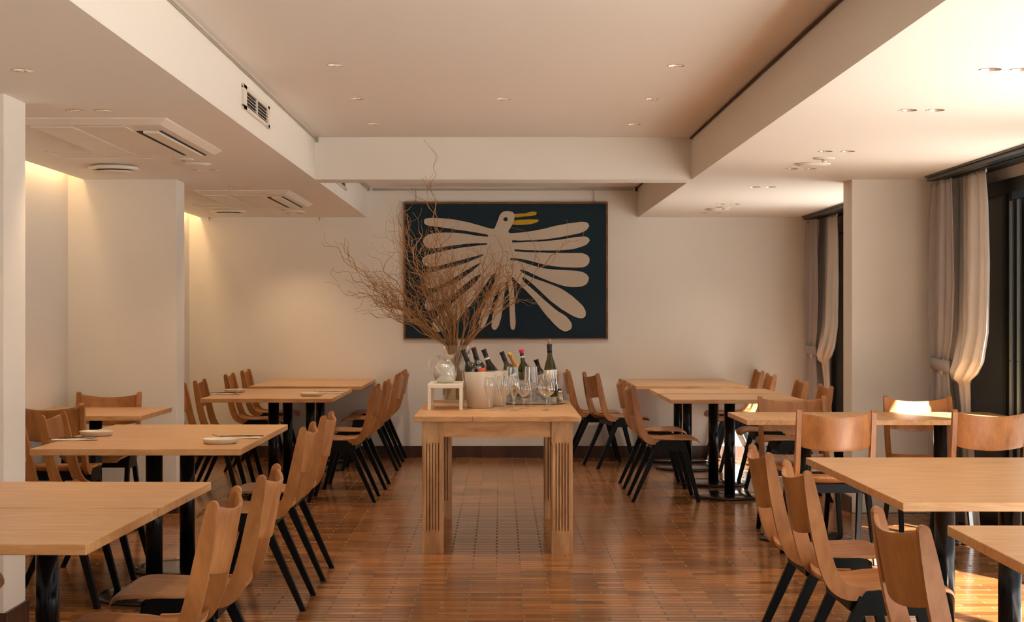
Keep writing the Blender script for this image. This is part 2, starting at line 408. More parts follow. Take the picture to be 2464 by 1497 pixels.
# right wall: pier and window wall
struct('wall_right_pier', MB().bbox(2.30, XR+0.05, Y1, Y2+0.0, 0, ZL+0.1, 0.004), 'wall')
wr = MB().box(XR, XR+0.12, YB, -1.5, 0, 2.7).box(XR, XR+0.12, 7.0, 8.2, 0, 2.7)
wr.box(XR, XR+0.12, YB, D, 2.1, 2.7).box(XR, XR+0.12, Y1, Y2+0.2, 0, 2.2)
struct('wall_right', wr, 'wall')
struct('sun_cut_eave', MB().box(XR+0.12, XR+0.50, -3, D+0.4, 2.34, 2.5), 'wall')      # unseen eave, added and sized to limit the sun coming in
# baseboards
bb = MB().box(XL, XR, D-0.012, D+0.001, 0, 0.106)
struct('baseboard_back', bb, 'skirt')
bl = MB().box(XL-0.001, XL+0.012, YB, 6.65, 0, 0.106).box(XL-0.001, XL+0.012, 6.95, Y1, 0, 0.106).box(XL-0.001, XL+0.012, Y2, D, 0, 0.106)
for (x1, ya, yb) in ((-1.985, 6.65, 6.95), (-2.119, Y1, Y2)):
    bl.box(XL, x1+0.012, ya-0.012, ya, 0, 0.106).box(XL, x1+0.012, yb, yb+0.012, 0, 0.106).box(x1, x1+0.012, ya, yb, 0, 0.106)
struct('baseboard_left', bl, 'skirt')
brr = MB().box(2.288, XR, Y1-0.012, Y1, 0, 0.0).box(2.288, 2.30, Y1, Y2, 0, 0.106).box(2.288, XR, Y2, Y2+0.012, 0, 0.106)
struct('baseboard_right', brr, 'skirt')
# picture rails in the ceiling corners
def rail(name, x0, x1, y0, y1, z):
    mb = MB().box(min(x0, x1), max(x0, x1), y0, y1, z, z+0.012)
    return mb
t2 = MB().box(TX0+0.010, TX0+0.016, YB, Y1-0.10, ZH-0.022, ZH-0.014)
t2.box(TX0+0.008, TX0+0.030, Y1-0.10, Y1-0.075, ZH-0.042, ZH-0.006)
t2.box(TX0+0.010, TX0+0.020, Y2, D-0.10, ZH-0.030, ZH-0.010).box(TX0+0.008, TX0+0.030, D-0.1, D-0.075, ZH-0.045, ZH-0.006)
struct('trim_2', t2, 'spring')
t3 = MB().box(TX1-0.014, TX1-0.006, YB, Y1-0.02, ZH-0.016, ZH-0.006).box(TX1-0.014, TX1-0.006, Y2, D-0.06, ZH-0.016, ZH-0.006)
t3.box(TX1-0.03, TX1-0.008, D-0.08, D-0.055, ZH-0.045, ZH-0.004)
struct('trim_3', t3, 'groove')
struct('trim_4', MB().box(TX0+0.05, TX1-0.05, D-0.022, D-0.008, ZH-0.034, ZH-0.02), 'spring')
# cove light strip along the left wall
for i, (ya, yb) in enumerate(((3.0, 6.6), (7.0, 10.8), (11.25, 15.0))):
    a = bpy.data.lights.new('cove_light', 'AREA'); a.shape = 'RECTANGLE'; a.size = 0.05; a.size_y = yb-ya
    a.energy = (8, 8, 14)[i]*(yb-ya)/3.6; a.color = (1.0, 0.64, 0.30)
    o = bpy.data.objects.new('cove_light', a); COL.objects.link(o); o.location = (-2.775, (ya+yb)/2, 2.33)
    k = MB().box(-2.80, -2.75, ya, yb, 2.345, 2.36).build('cove_lamp', 'white')
    tag(k, ['warm strip lamp hidden above the ceiling edge, before the near left pier', 'warm strip lamp hidden above the ceiling edge, between the two left piers', 'warm strip lamp hidden above the ceiling edge, beyond the far left pier'][i], 'lamp')

# windows on the right
def window(name, y0, y1, stiles, dark=None):
    fr = MB()
    fr.box(XR-0.01, XR+0.11, y0, y1, 2.02, 2.10).box(XR-0.01, XR+0.11, y0, y1, -0.005, 0.03)
    for s_ in stiles: fr.box(XR+0.0, XR+0.09, s_-0.03, s_+0.03, 0.03, 2.02)
    root = fr.build(name, 'frame'); root['kind'] = 'structure'
    if dark:
        MB().box(XR+0.03, XR+0.06, dark[0], dark[1], 0.03, 2.02).build('panel', 'darkpanel', root)
    return root
wA = window('window_1', 8.2, Y1, (8.23, 9.78, 9.90, 10.84), (9.80, 10.86))
wB = window('window_2', -1.5, 7.0, (-1.47, 0.6, 2.7, 4.8, 6.97))
wC = window('window_3', Y2+0.2, D, (Y2+0.25, 12.4, 13.45, 15.08), (13.45, 15.06))
wF = MB().box(0.57, 2.1, YB-0.1, YB-0.04, 1.98, 2.05).box(0.57, 2.1, YB-0.1, YB-0.04, 0, 0.05)  # unseen window behind the camera, added to shape the fill daylight
for x in (0.60, 1.33, 2.07): wF.box(x-0.03, x+0.03, YB-0.1, YB-0.04, 0.05, 1.98)
struct('added_fill_window', wF, 'frame')
# folded door leaves stacked at window 1
for i, (xx, yy) in enumerate(((3.0, 9.66), (3.0, 9.52), (3.0, 9.38))):
    r = thing('folding_door_leaf', ['grey-blue folded door leaf nearest the curtain, right edge of the view',
              'grey-blue folded door leaf in the middle of the stack at the right edge',
              'grey-blue folded door leaf foremost of the stack at the right edge'][i], 'door leaf', (xx, yy, 0.03), 0, 'folded door leaves')
    MB().bbox(-0.03, 0.30, -0.035, 0.035, 0, 1.94, 0.004).build('leaf_frame', 'frame', r)
    MB().box(-0.037, -0.030, -0.020, 0.018, 0.01, 1.93).build('edge_strip', 'bluegrey', r)
    MB().box(0.03, 0.25, -0.038, 0.038, 0.08, 1.86).build('pane', 'darkpanel', r)
    MB().lathe([(0.0, -0.001), (0.005, -0.001), (0.005, 0.002), (0, 0.002)], n=10, mtx=Matrix.Translation((-0.038, 0.0, 1.0)) @ Matrix.Rotation(-PI/2, 4, 'Y')).build('screw', 'slot', r)

# ------------------------------------------------------------------ ceiling fixtures
def zone_words(i, x, y, zn):
    if zn == 't':
        return 'central ceiling tray'
    return 'low ceiling on the left' if x < 0 else 'low ceiling on the right'
dl_labels = ['small recessed downlight front left in the raised ceiling tray', 'small recessed downlight front right in the raised ceiling tray',
 'recessed downlight left end of the middle row in the raised tray', 'recessed downlight centre of the raised tray, alone on the axis',
 'recessed downlight right end of the middle row in the raised tray', 'recessed downlight at the left corner of the tray by the cross beam',
 'recessed downlight at the right corner of the tray by the cross beam',
 'large-looking recessed downlight nearest the camera in the left ceiling, above the near pier',
 'left downlight of the pair in front of the near ceiling air conditioner', 'right downlight of the pair in front of the near ceiling air conditioner',
 'left downlight of the pair just behind the near air conditioner', 'dim right downlight of the pair just behind the near air conditioner',
 'left downlight of the pair behind the flat round plate, left ceiling', 'right downlight of the pair behind the flat round plate, left ceiling',
 'left downlight of the pair in front of the far air conditioner', 'right downlight of the pair in front of the far air conditioner',
 'left downlight of the pair close to the back wall, left ceiling', 'right downlight of the pair close to the back wall, left ceiling',
 'left downlight of the nearest pair in the sunlit right ceiling', 'downlight cut by the right picture edge in the sunlit ceiling',
 'left downlight of the second pair from the front, right ceiling', 'right downlight of the second pair from the front, right ceiling',
 'left downlight of the pair before the sprinkler, right ceiling', 'right downlight of the pair before the sprinkler, right ceiling',
 'left downlight of the pair behind the round speaker plate, right ceiling', 'right downlight of the pair behind the round speaker plate, right ceiling',
 'left downlight of the pair level with the cross beam, right ceiling', 'right downlight of the pair level with the cross beam, right ceiling',
 'left downlight of the fourth far pair in the right ceiling, before the far sprinkler', 'right downlight of the fourth far pair in the right ceiling, before the far sprinkler',
 'left downlight of the last pair at the back wall, right ceiling', 'right downlight of the last pair at the back wall, right ceiling']
dl0 = thing('downlight', '', 'downlight')
pr = [(HR+0.004, -0.0015), (HR+0.004, 0.0), (HR, 0.0005), (HR-0.001, 0.010), (HR-0.006, 0.035), (0.024, 0.055), (0.020, 0.056), (0.0, 0.056)]
pr = [(0.0405, -0.0015), (0.037, -0.0015), (0.036, 0.012), (0.032, 0.035), (0.022, 0.055), (0.0, 0.056)]
MB().shell(pr+[], n=28).build('reflector', 'cup', dl0)
MB().lathe([(0.0, 0.048), (0.016, 0.048), (0.016, 0.054), (0.0, 0.054)], n=16).build('bulb', 'glow', dl0)
DLI = {'t': 25.0, 'l': 12.0, 'r': 5.0, 'c': 36.0}
for i, (x, y, z, zn) in enumerate(DLP):
    lab = dl_labels[i] if i < len(dl_labels) else ('recessed downlight in the tray above the camera' if zn == 't' else 'recessed downlight in the second tray, hidden behind the cross beam')
    if i == 0: o = dl0; o['label'] = lab; o['group'] = 'recessed downlights'; o.location = (x, y, z)
    else: o = dup(dl0, (x, y, z), 0, lab, 'recessed downlights')
    l = bpy.data.lights.new('downlight_beam', 'SPOT'); l.energy = DLI[zn]; l.color = (1.0, 0.69, 0.42) if zn == 'l' else (1.0, 0.84, 0.66)
    l.spot_size = math.radians(105); l.spot_blend = 0.9; l.shadow_soft_size = 0.02
    lo = bpy.data.objects.new('downlight_beam', l); COL.objects.link(lo); lo.location = (x, y, z+0.02)

def px_at(px, py, z):
    d = (z-EYE)*F/(CY-py); return ((px-CX)*d/F, d)
# cassette air conditioners
def aircon(x0, y0, lab):
    r = thing('air_conditioner', lab, 'air conditioner', (x0, y0, ZL), 0, 'ceiling air conditioners')
    w_, l_ = 0.68, 1.50
    fr = MB(); t = 0.028
    fr.add([(0,0,-0.004),(w_,0,-0.004),(w_,l_,-0.004),(0,l_,-0.004),(0.035,0.045,-t),(w_-0.035,0.045,-t),(w_-0.035,l_-0.045,-t),(0.035,l_-0.045,-t),
            (0,0,0.0),(w_,0,0.0),(w_,l_,0.0),(0,l_,0.0)],
           [(0,1,5,4),(1,2,6,5),(2,3,7,6),(3,0,4,7),(4,5,6,7),(0,8,9,1),(1,9,10,2),(2,10,11,3),(3,11,8,0)])
    fr.build('panel', 'white', r, bevel=0.003)
    g = MB(); g.box(0.045, 0.235, 0.10, l_-0.06, -t-0.006, -t+0.001)
    go = g.build('intake_grille', 'white', r)
    gs = MB()
    for k in range(46):
        y = 0.115+k*(l_-0.19)/46; gs.box(0.055, 0.225, y, y+0.008, -t-0.0068, -t-0.0058)
    gs.build('grille_slot', M['standw'], go)
    MB().bbox(0.245, 0.475, 0.10, l_-0.06, -t-0.004, -t+0.001, 0.001).build('flat_panel', 'white', r)
    MB().box(0.482, 0.512, 0.30, l_-0.05, -t-0.0035, -t+0.001).build('air_slot', 'slot', r)
    MB().bbox(0.515, 0.590, 0.28, l_-0.07, -t-0.012, -t+0.001, 0.004).build('louvre', 'white', r)
    MB().box(0.592, 0.604, 0.28, l_-0.04, -t-0.003, -t+0.001).build('air_slot', 'slot', r)
    return r
aircon(-2.18, 7.46, 'white rectangular ceiling air conditioner nearest the camera, beside the near left pier')
aircon(-2.18, 11.8, 'white rectangular ceiling air conditioner farther back, near the back wall')
def hatch(x0, x1, y0, y1, lab):
    mb = MB(); t = 0.006
    mb.box(x0, x1, y0, y0+t, ZL-0.003, ZL).box(x0, x1, y1-t, y1, ZL-0.003, ZL).box(x0, x0+t, y0, y1, ZL-0.003, ZL).box(x1-t, x1, y0, y1, ZL-0.003, ZL)
    o = mb.build('access_hatch', 'white'); tag(o, lab, 'hatch')
hatch(-2.475, -1.93, 9.02, 9.40, 'thin framed access hatch in the ceiling behind the near air conditioner')
hatch(-2.475, -1.93, 13.34, 13.72, 'thin framed access hatch in the ceiling behind the far air conditioner')
# round diffusers
def diffuser(px, py, rad, lab, drop):
    x, y = px_at(px, py, ZL-0.03)
    r = thing('round_air_diffuser', lab, 'air diffuser', (x, y, ZL))
    MB().lathe([(rad*0.8, -0.002), (rad*0.82, -drop+0.012)], n=40).build('duct_collar', 'chrome', r)
    MB().shell([(rad*0.55, -drop+0.004), (rad*0.80, -drop+0.014), (rad*0.97, -drop+0.012), (rad, -drop+0.004), (rad*0.97, -drop-0.006), (rad*0.8, -drop-0.008), (rad*0.70, -drop-0.004)], n=48).build('outer_ring', 'white', r)
    MB().lathe([(0, -drop-0.004), (rad*0.66, -drop-0.004), (rad*0.66, -drop-0.007), (0, -drop-0.007)], n=40).build('dark_gap', 'slot', r)
    MB().lathe([(0, -drop-0.012), (rad*0.72, -drop-0.012), (rad*0.77, -drop-0.016), (rad*0.72, -drop-0.020), (rad*0.4, -drop-0.027), (0, -drop-0.029)], n=48).build('centre_plate', 'white', r)
diffuser(273, 410, 0.148, 'round white air diffuser hanging loose below the ceiling, foil duct showing', 0.022)
diffuser(550, 515, 0.150, 'round white air diffuser near the back wall on the left', 0.012)
def plate_disc(px, py, rad, lab):
    x, y = px_at(px, py, ZL)
    r = thing('ceiling_speaker', lab, 'speaker', (x, y, ZL))
    MB().lathe([(0, -0.001), (rad, -0.001), (rad, -0.006), (rad*0.86, -0.009), (0, -0.009)], n=40).build('rim', 'white', r)
    MB().lathe([(0, -0.009), (rad*0.84, -0.009), (rad*0.7, -0.014), (0, -0.017)], n=40).build('cover', 'white', r)
plate_disc(1955, 394, 0.105, 'flat round white speaker plate in the right ceiling, near the pier')
plate_disc(1726, 503, 0.105, 'flat round white speaker plate in the far right ceiling')
plate_disc(465, 393, 0.105, 'flat round white speaker plate in the left ceiling behind the near air conditioner')
plate_disc(706, 507, 0.105, 'flat round white speaker plate in the far left ceiling')
def sprinkler(px, py, lab):
    x, y = px_at(px, py, ZL)
    r = thing('sprinkler', lab, 'sprinkler', (x, y, ZL))
    MB().lathe([(0, -0.001), (0.062, -0.001), (0.060, -0.006), (0.03, -0.008), (0, -0.008)], n=32).build('escutcheon', 'white', r)
    MB().lathe([(0, -0.008), (0.014, -0.008), (0.012, -0.020), (0.020, -0.022), (0.020, -0.024), (0, -0.026)], n=16).build('head', 'chrome', r)
sprinkler(1983, 380, 'fire sprinkler in the right ceiling just in front of the round speaker plate')
sprinkler(441, 382, 'fire sprinkler in the left ceiling behind the near air conditioner')
sprinkler(1741, 498, 'fire sprinkler in the far right ceiling')
sprinkler(680, 501, 'fire sprinkler in the far left ceiling')
# wall grilles on the tray side
def grille(y0, lab):
    r = thing('vent_grille', lab, 'vent', (TX0, y0, 2.325), 0, 'vent grilles on the tray side')
    L_, h = 0.88, 0.116
    fr = MB(); e = 0.020
    fr.box(0, 0.012, 0, L_, h/2-e, h/2).box(0, 0.012, 0, L_, -h/2, -h/2+e).box(0, 0.012, 0, 0.10, -h/2, h/2).box(0, 0.012, L_-0.06, L_, -h/2, h/2)
    fr.build('frame', 'white', r, bevel=0.002)
    MB().box(0.0005, 0.002, 0.05, L_-0.04, -h/2+0.01, h/2-0.01).build('dark_backing', 'slot', r)
    for k in range(4):
        z = -h/2+0.026+k*0.0155
        MB().add([(0.002,0.1,z+0.006),(0.010,0.1,z),(0.010,L_-0.06,z),(0.002,L_-0.06,z+0.006),(0.002,0.1,z+0.0085),(0.010,0.1,z+0.0025),(0.010,L_-0.06,z+0.0025),(0.002,L_-0.06,z+0.0085)],
                 [(0,1,2,3),(4,5,6,7),(0,1,5,4),(1,2,6,5),(2,3,7,6),(3,0,4,7)]).build('slat', 'white', r)
    MB().box(0.001, 0.011, 0.44, 0.455, -h/2+0.015, h/2-0.015).build('divider', 'white', r)
grille(7.78, 'white slatted vent grille in the side of the raised tray, nearest the camera')
grille(12.11, 'white slatted vent grille half hidden behind the cross beam')
# small hooks on back wall
for px, lab in ((505, 'tiny hook on the back wall at the ceiling, below the left diffuser'), (769, 'tiny hook on the back wall, left of the raised tray')):
    x = (px-CX)*D/F
    o = MB().box(x-0.008, x+0.008, D-0.03, D, ZL-0.012, ZL-0.001).box(x-0.004, x+0.004, D-0.03, D-0.024, ZL-0.035, ZL-0.01).build('wall_hook', 'spring')
    tag(o, lab, 'hook')

# ------------------------------------------------------------------ bird tapestry
YT = D-0.035
def art(u, v): # crop pixel -> wall x,z
    px = 940+u/3.652; py = 430+v/3.652
    return ((px-CX)*YT/F, EYE+(CY-py)*YT/F)
rug = thing('wall_tapestry', 'dark navy woollen tapestry with a cream bird and yellow beak, hung on the back wall', 'tapestry', (0, 0, 0))
ox0, oz1 = art(130, 222); ox1, oz0 = art(1893, 1402)
cx0 = (ox0+ox1)/2; rug.location = (cx0, D-0.02, oz0)
def shift(pts): return [(x-cx0, z-oz0) for x, z in pts]
RY = D-0.02
fr = MB(); wd, hg = ox1-ox0, oz1-oz0; hx = wd/2; fw = 0.018
fr.bbox(-hx-fw, hx+fw, -0.012, 0.017, hg, hg+fw, .003).bbox(-hx-fw, hx+fw, -0.012, 0.017, -fw*.6, 0, .003)
fr.bbox(-hx-fw, -hx, -0.012, 0.017, 0, hg, .003).bbox(hx, hx+fw, -0.012, 0.017, 0, hg, .003)
fr.build('frame', 'rugframe', rug)
MB().bbox(-hx, hx, -0.012, 0.015, 0, hg, 0.004).build('navy_field', 'navy', rug)
bird = [(1040,285),(1080,300),(1088,330),(1082,370),(1060,420),(1036,455),(1040,475),(1062,480),(1150,472),(1300,450),(1450,415),(1600,388),(1700,380),(1738,400),(1738,430),(1700,465),(1600,492),(1450,520),(1300,538),(1150,544),(1075,542),(1066,552),(1082,562),
(1200,557),(1350,550),(1500,535),(1620,515),(1710,510),(1745,530),(1740,560),(1700,590),(1600,618),(1500,628),(1350,632),(1200,628),(1100,621),(1088,630),(1104,640),
(1200,645),(1400,652),(1600,655),(1690,657),(1735,680),(1748,715),(1735,755),(1690,778),(1600,780),(1480,775),(1350,755),(1200,715),(1080,698),(1048,704),(1062,715),(1120,724),
(1200,747),(1330,785),(1450,800),(1600,808),(1690,822),(1733,855),(1740,890),(1715,930),(1650,952),(1560,950),(1450,920),(1330,875),(1200,815),(1155,798),(1140,806),(1152,822),
(1250,872),(1400,925),(1530,985),(1620,1055),(1690,1120),(1715,1180),(1700,1220),(1650,1225),(1590,1200),(1500,1145),(1400,1070),(1300,975),(1220,902),(1168,868),(1158,880),(1180,915),
(1250,975),(1350,1065),(1450,1150),(1540,1210),(1588,1270),(1585,1320),(1540,1342),(1490,1325),(1430,1270),(1350,1180),(1270,1070),(1180,975),(1110,908),(1072,868),(1062,884),(1075,920),
(1085,1000),(1090,1100),(1095,1200),(1097,1290),(1085,1325),(1065,1325),(1050,1290),(1045,1150),(1040,1000),(1028,912),(1016,904),(1009,930),
(1000,1000),(985,1120),(970,1220),(950,1290),(920,1330),(892,1315),(887,1270),(900,1180),(920,1100),(950,1010),(966,946),(958,938),(935,990),
(905,1060),(880,1150),(850,1240),(820,1300),(787,1308),(774,1280),(790,1200),(820,1120),(860,1020),(900,930),(930,862),(924,834),(905,838),(875,870),
(820,950),(740,1060),(650,1170),(560,1270),(470,1330),(400,1348),(367,1310),(372,1260),(420,1200),(520,1110),(640,1010),(740,920),(793,852),(783,844),(740,862),
(640,940),(560,1010),(460,1090),(370,1150),(312,1150),(302,1100),(330,1040),(420,980),(560,920),(680,840),(778,757),(788,744),(762,750),
(640,820),(560,870),(450,930),(370,962),(312,950),(292,915),(300,870),(350,830),(480,790),(620,755),(740,710),(808,677),(812,664),(780,672),
(640,710),(520,740),(400,772),(320,770),(282,740),(282,700),(330,670),(450,640),(600,610),(750,590),(838,580),(846,570),(800,567),
(650,575),(500,595),(380,612),(312,600),(287,560),(292,525),(340,490),(450,475),(600,478),(750,500),(848,510),(856,498),(830,487),
(700,465),(560,445),(430,425),(340,415),(302,400),(292,375),(310,350),(380,345),(500,352),(640,375),(780,410),(860,435),(905,440),
(920,420),(945,360),(965,310),(1000,288)]
def motif(name, pts, m, y0=-0.020, n=3):
    pp = [(p.x, p.y) for p in smooth_curve([(a, b_, 0) for a, b_ in pts], n, True)]
    rr = random.Random(3)
    pp = [(a+rr.uniform(-1.2, 1.2), b_+rr.uniform(-1.2, 1.2)) for a, b_ in pp]
    pp = shift([art(a, b_) for a, b_ in pp])
    MB().prism(pp, y0, -0.011).build(name, m, rug)
motif('cream_bird', bird, 'cream')
motif('yellow_beak', [(1090,312),(1180,305),(1230,292),(1272,292),(1283,305),(1262,322),(1180,332),(1092,340)], 'yellow', -0.019)
motif('yellow_beak', [(1080,370),(1180,360),(1288,360),(1297,372),(1275,388),(1200,402),(1072,404)], 'yellow', -0.019)
motif('eye', [(1011+18*math.cos(t*PI/4), 358+18*math.sin(t*PI/4)) for t in range(8)], 'navy', -0.024)
for i, px in enumerate((1001, 1429)):
    x = (px-CX)*D/F
    r = thing('picture_hanger', ['thin wire hanger at the left top of the tapestry', 'thin wire hanger at the right top of the tapestry'][i], 'hanger', (x, D-0.02, oz1+fw), 0, 'hangers holding the tapestry')
    MB().tube([(0, 0, 0.012), (0.002, 0, 0.06), (-0.001, 0, 0.11)], 0.0035, 6).build('wire', 'spring', r)
    MB().tube([(-0.012, 0, 0.001), (0, 0, 0.02), (0.012, 0, 0.001)], 0.0028, 6).build('bracket', 'spring', r)

# ------------------------------------------------------------------ dining tables
def table_proto(w_, d_, label):
    r = thing('dining_table', label, 'table', (0, 0, 0))
    MB().bbox(-w_/2, w_/2, -d_/2, d_/2, 0.685, 0.713, 0.0022).build('tabletop', 'table', r)
    MB().lathe([(0, 0.012), (0.0385, 0.012), (0.0385, 0.678), (0, 0.678)], n=32).build('pole', 'steel', r)
    MB().lathe([(0, 0.0), (0.262, 0.0), (0.268, 0.006), (0.268, 0.012), (0.262, 0.018), (0.240, 0.021), (0.05, 0.024), (0, 0.024)], n=64).build('base', 'discm', r)
    MB().box(-0.16, 0.16, -0.012, 0.012, 0.673, 0.685).box(-0.012, 0.012, -0.16, 0.16, 0.673, 0.685).build('mounting_cross', 'steel', r)
    return r
TW, TD = 0.92, 0.785
GT = 'square-edged oak dining tables on black round bases'
def long_table(x, y0, y1, lab, w_=0.92):
    L_ = y1-y0; r = thing('dining_table', lab, 'table', (x, (y0+y1)/2, 0), 0, GT)
    MB().bbox(-w_/2, w_/2, -L_/2, L_/2, 0.685, 0.713, 0.0022).build('tabletop', 'table', r)
    for s_ in (-1, 1):
        c = (0, s_*L_/4, 0)
        MB().lathe([(0, 0.012), (0.0385, 0.012), (0.0385, 0.678), (0, 0.678)], c, n=32).build('pole', 'steel', r)
        MB().lathe([(0, 0.0), (0.262, 0.0), (0.268, 0.006), (0.268, 0.012), (0.262, 0.018), (0.240, 0.021), (0.05, 0.024), (0, 0.024)], c, n=64).build('base', 'discm', r)
        MB().box(-0.16, 0.16, c[1]-0.012, c[1]+0.012, 0.673, 0.685).box(-0.012, 0.012, c[1]-0.16, c[1]+0.16, 0.673, 0.685).build('mounting_cross', 'steel', r)
    return r
TT = []
def tpair(xf, y0, y1, rot, labs, xb=None):
    """two tables, from y0 (near) to y1 (far); xf = centre x"""
    xb = xf if xb is None else xb
    for k, (yc, xc) in enumerate(((y0+TD/2, xf), (y1-TD/2, xb))):
        TT.append((xc, yc, rot, labs[k]))
tpair(-1.506, 4.255, 5.84, math.radians(1.6), ['oak table nearest the camera in the left row, before the seam', 'oak table pushed behind the nearest left table, dark round pole below'], -1.484)
TT[-2] = (TT[-2][0]+0.0, TT[-2][1], -math.radians(1.6), TT[-2][3]); TT[-1] = (TT[-1][0], TT[-1][1], -math.radians(1.6), TT[-1][3])
long_table(-1.594, 7.25, 8.87, 'second left row oak table laid with two cream plates')
tpair(-1.636, 11.60, 13.18, 0, ['third left row oak table, near one, laid with two small plates', 'third left row oak table, far one, behind the two small plates'])
long_table(-1.595, 13.56, 15.11, 'empty oak table of the far left row, pushed to the back wall')
long_table(1.715, 5.185, 6.83, 'oak table in the right foreground with a sunlit pole below')
lt_ = long_table(1.69, 3.02, 4.62, 'oak table corner cut by the bottom right edge of the picture'); lt_.rotation_euler.z = math.radians(-1.0)
tpair(1.635, 11.46, 13.15, 0, ['oak table of the third right row, nearer of the two joined', 'oak table of the third right row, farther of the two joined'])
long_table(1.575, 13.64, 15.11, 'empty oak table of the far right row, pushed to the back wall')
proto = table_proto(TW, TD, '')
for i, (x, y, rz, lab) in enumerate(TT):
    if i == 0: proto.location = (x, y, 0); proto.rotation_euler.z = rz; proto['label'] = lab; proto['group'] = GT
    else: dup(proto, (x, y, 0), rz, lab, GT)
wt = long_table(2.155, 9.63-0.785, 9.63+0.785, 'long oak table in the middle right by the window, partly in sun', 0.775)
wt.rotation_euler.z = PI/2
al = table_proto(0.745, 0.90, 'small oak table in the left alcove beside the wall between the piers')
al.location = (-2.452, 10.07, 0); al['group'] = GT

# ------------------------------------------------------------------ dining chair
def chair_proto():
    r = thing('dining_chair', '', 'chair', (0, 0, 0))
    # side arms (back posts) swept from top down into the seat
    cp = smooth_curve([(0.017, 0.789, 0.030), (0.030, 0.72, 0.040), (0.045, 0.64, 0.046), (0.062, 0.56, 0.048), (0.082, 0.49, 0.050),
                       (0.108, 0.443, 0.050), (0.145, 0.421, 0.046), (0.19, 0.417, 0.040), (0.235, 0.420, 0.032)], 5)
    def armprof():
        L1 = []; L2 = []
        for i, p in enumerate(cp):
            q = cp[min(i+1, len(cp)-1)]; q0 = cp[max(i-1, 0)]
            t = Vector((q.x-q0.x, q.y-q0.y)).normalized(); nn = Vector((-t.y, t.x))
            c = Vector((p.x, p.y)); hw = p.z/2
            L1.append(c+nn*hw); L2.append(c-nn*hw)
        top = []
        c = Vector((cp[0].x, cp[0].y)); hw = cp[0].z/2
        t = (Vector((cp[1].x-cp[0].x, cp[1].y-cp[0].y))).normalized(); nn = Vector((-t.y, t.x))
        for k in range(1, 10):
            a = PI*k/10; top.append(c-nn*hw*math.cos(a)*1.0-t*hw*math.sin(a)*1.15)
        return [(p.x, p.y) for p in L1[::-1]] [::-1], [(p.x, p.y) for p in L2], [(p.x, p.y) for p in top]
    A, B, T = armprof()
    poly = T[::1] + A + B[::-1]
    for s in (-1, 1):
        y0, y1 = (0.181, 0.206) if s > 0 else (-0.206, -0.181)
        MB().prism(poly, y0, y1).build('back_post', 'chair', r, bevel=0.004)
    # backrest panel
    def armx(z):
        for i in range(len(cp)-1):
            if cp[i].y >= z >= cp[i+1].y:
                k = (cp[i].y-z)/(cp[i].y-cp[i+1].y+1e-9); return cp[i].x+(cp[i+1].x-cp[i].x)*k
        return cp[0].x
    nu, nv = 24, 8
    pb = MB(); th = 0.011; vs = []
    for side in (0, 1):
        for j in range(nv+1):
            for i in range(nu+1):
                y = -0.186+0.372*i/nu; q = 1-(y/0.186)**2
                zt = 0.792-0.022*q; zb = 0.612-0.022*q
                if abs(y) > 0.165: zb += 0.012*((abs(y)-0.165)/0.021)**2
                z = zt+(zb-zt)*j/nv
                x = armx(min(z, 0.788))-0.002-0.036*q-(th if side else 0)+0.002
                vs.append((x, y, z))
    n1 = (nu+1)*(nv+1); fs = []
    for j in range(nv):
        for i in range(nu):
            a = j*(nu+1)+i; fs.append((a, a+1, a+nu+2, a+nu+1)); fs.append((a+n1, a+nu+1+n1, a+nu+2+n1, a+1+n1))
    ring = [i for i in range(nu+1)]+[j*(nu+1)+nu for j in range(1, nv+1)]+[nv*(nu+1)+i for i in range(nu-1, -1, -1)]+[j*(nu+1) for j in range(nv-1, 0, -1)]
    for k in range(len(ring)):
        a, b_ = ring[k], ring[(k+1) % len(ring)]; fs.append((a, b_, b_+n1, a+n1))
    pb.add(vs, fs, True)
    po = pb.build('backrest', 'chair', r, bevel=0.002)
    # seat
    prof = smooth_curve([(0.094, 0.462, 0), (0.108, 0.448, 0), (0.135, 0.437, 0), (0.20, 0.431, 0), (0.30, 0.436, 0), (0.40, 0.440, 0), (0.45, 0.436, 0), (0.478, 0.424, 0), (0.490, 0.408, 0)], 4)
    nu = 20; vs = []; N = len(prof)
    def hw(x):
        if x < 0.225: return 0.180
        if x < 0.26: return 0.180+0.026*((x-0.225)/0.035)
        if x > 0.43: return 0.206-0.045*((x-0.43)/0.06)**2
        return 0.206
    for side in (0, 1):
        for p in prof:
            h = hw(p.x)
            for i in range(nu+1):
                y = -h+2*h*i/nu; q = 1-(y/h)**2
                fx = 0.012*q if p.x > 0.40 else 0
                bk = -0.016*q if p.x < 0.13 else 0
                vs.append((p.x+fx*(p.x-0.40)/0.09+bk*(0.13-p.x)/0.036, y, p.y-0.007*q*(1 if p.x < 0.44 else 0.6)-(0.013 if side else 0)))
    n1 = N*(nu+1); fs = []
    for j in range(N-1):
        for i in range(nu):
            a = j*(nu+1)+i; fs.append((a, a+1, a+nu+2, a+nu+1)); fs.append((a+n1, a+nu+1+n1, a+nu+2+n1, a+1+n1))
    ring = [i for i in range(nu+1)]+[j*(nu+1)+nu for j in range(1, N)]+[(N-1)*(nu+1)+i for i in range(nu-1, -1, -1)]+[j*(nu+1) for j in range(N-2, 0, -1)]
    for k in range(len(ring)):
        a, b_ = ring[k], ring[(k+1) % len(ring)]; fs.append((a, b_, b_+n1, a+n1))
    MB().add(vs, fs, True).build('seat', 'seatw', r, bevel=0.002)
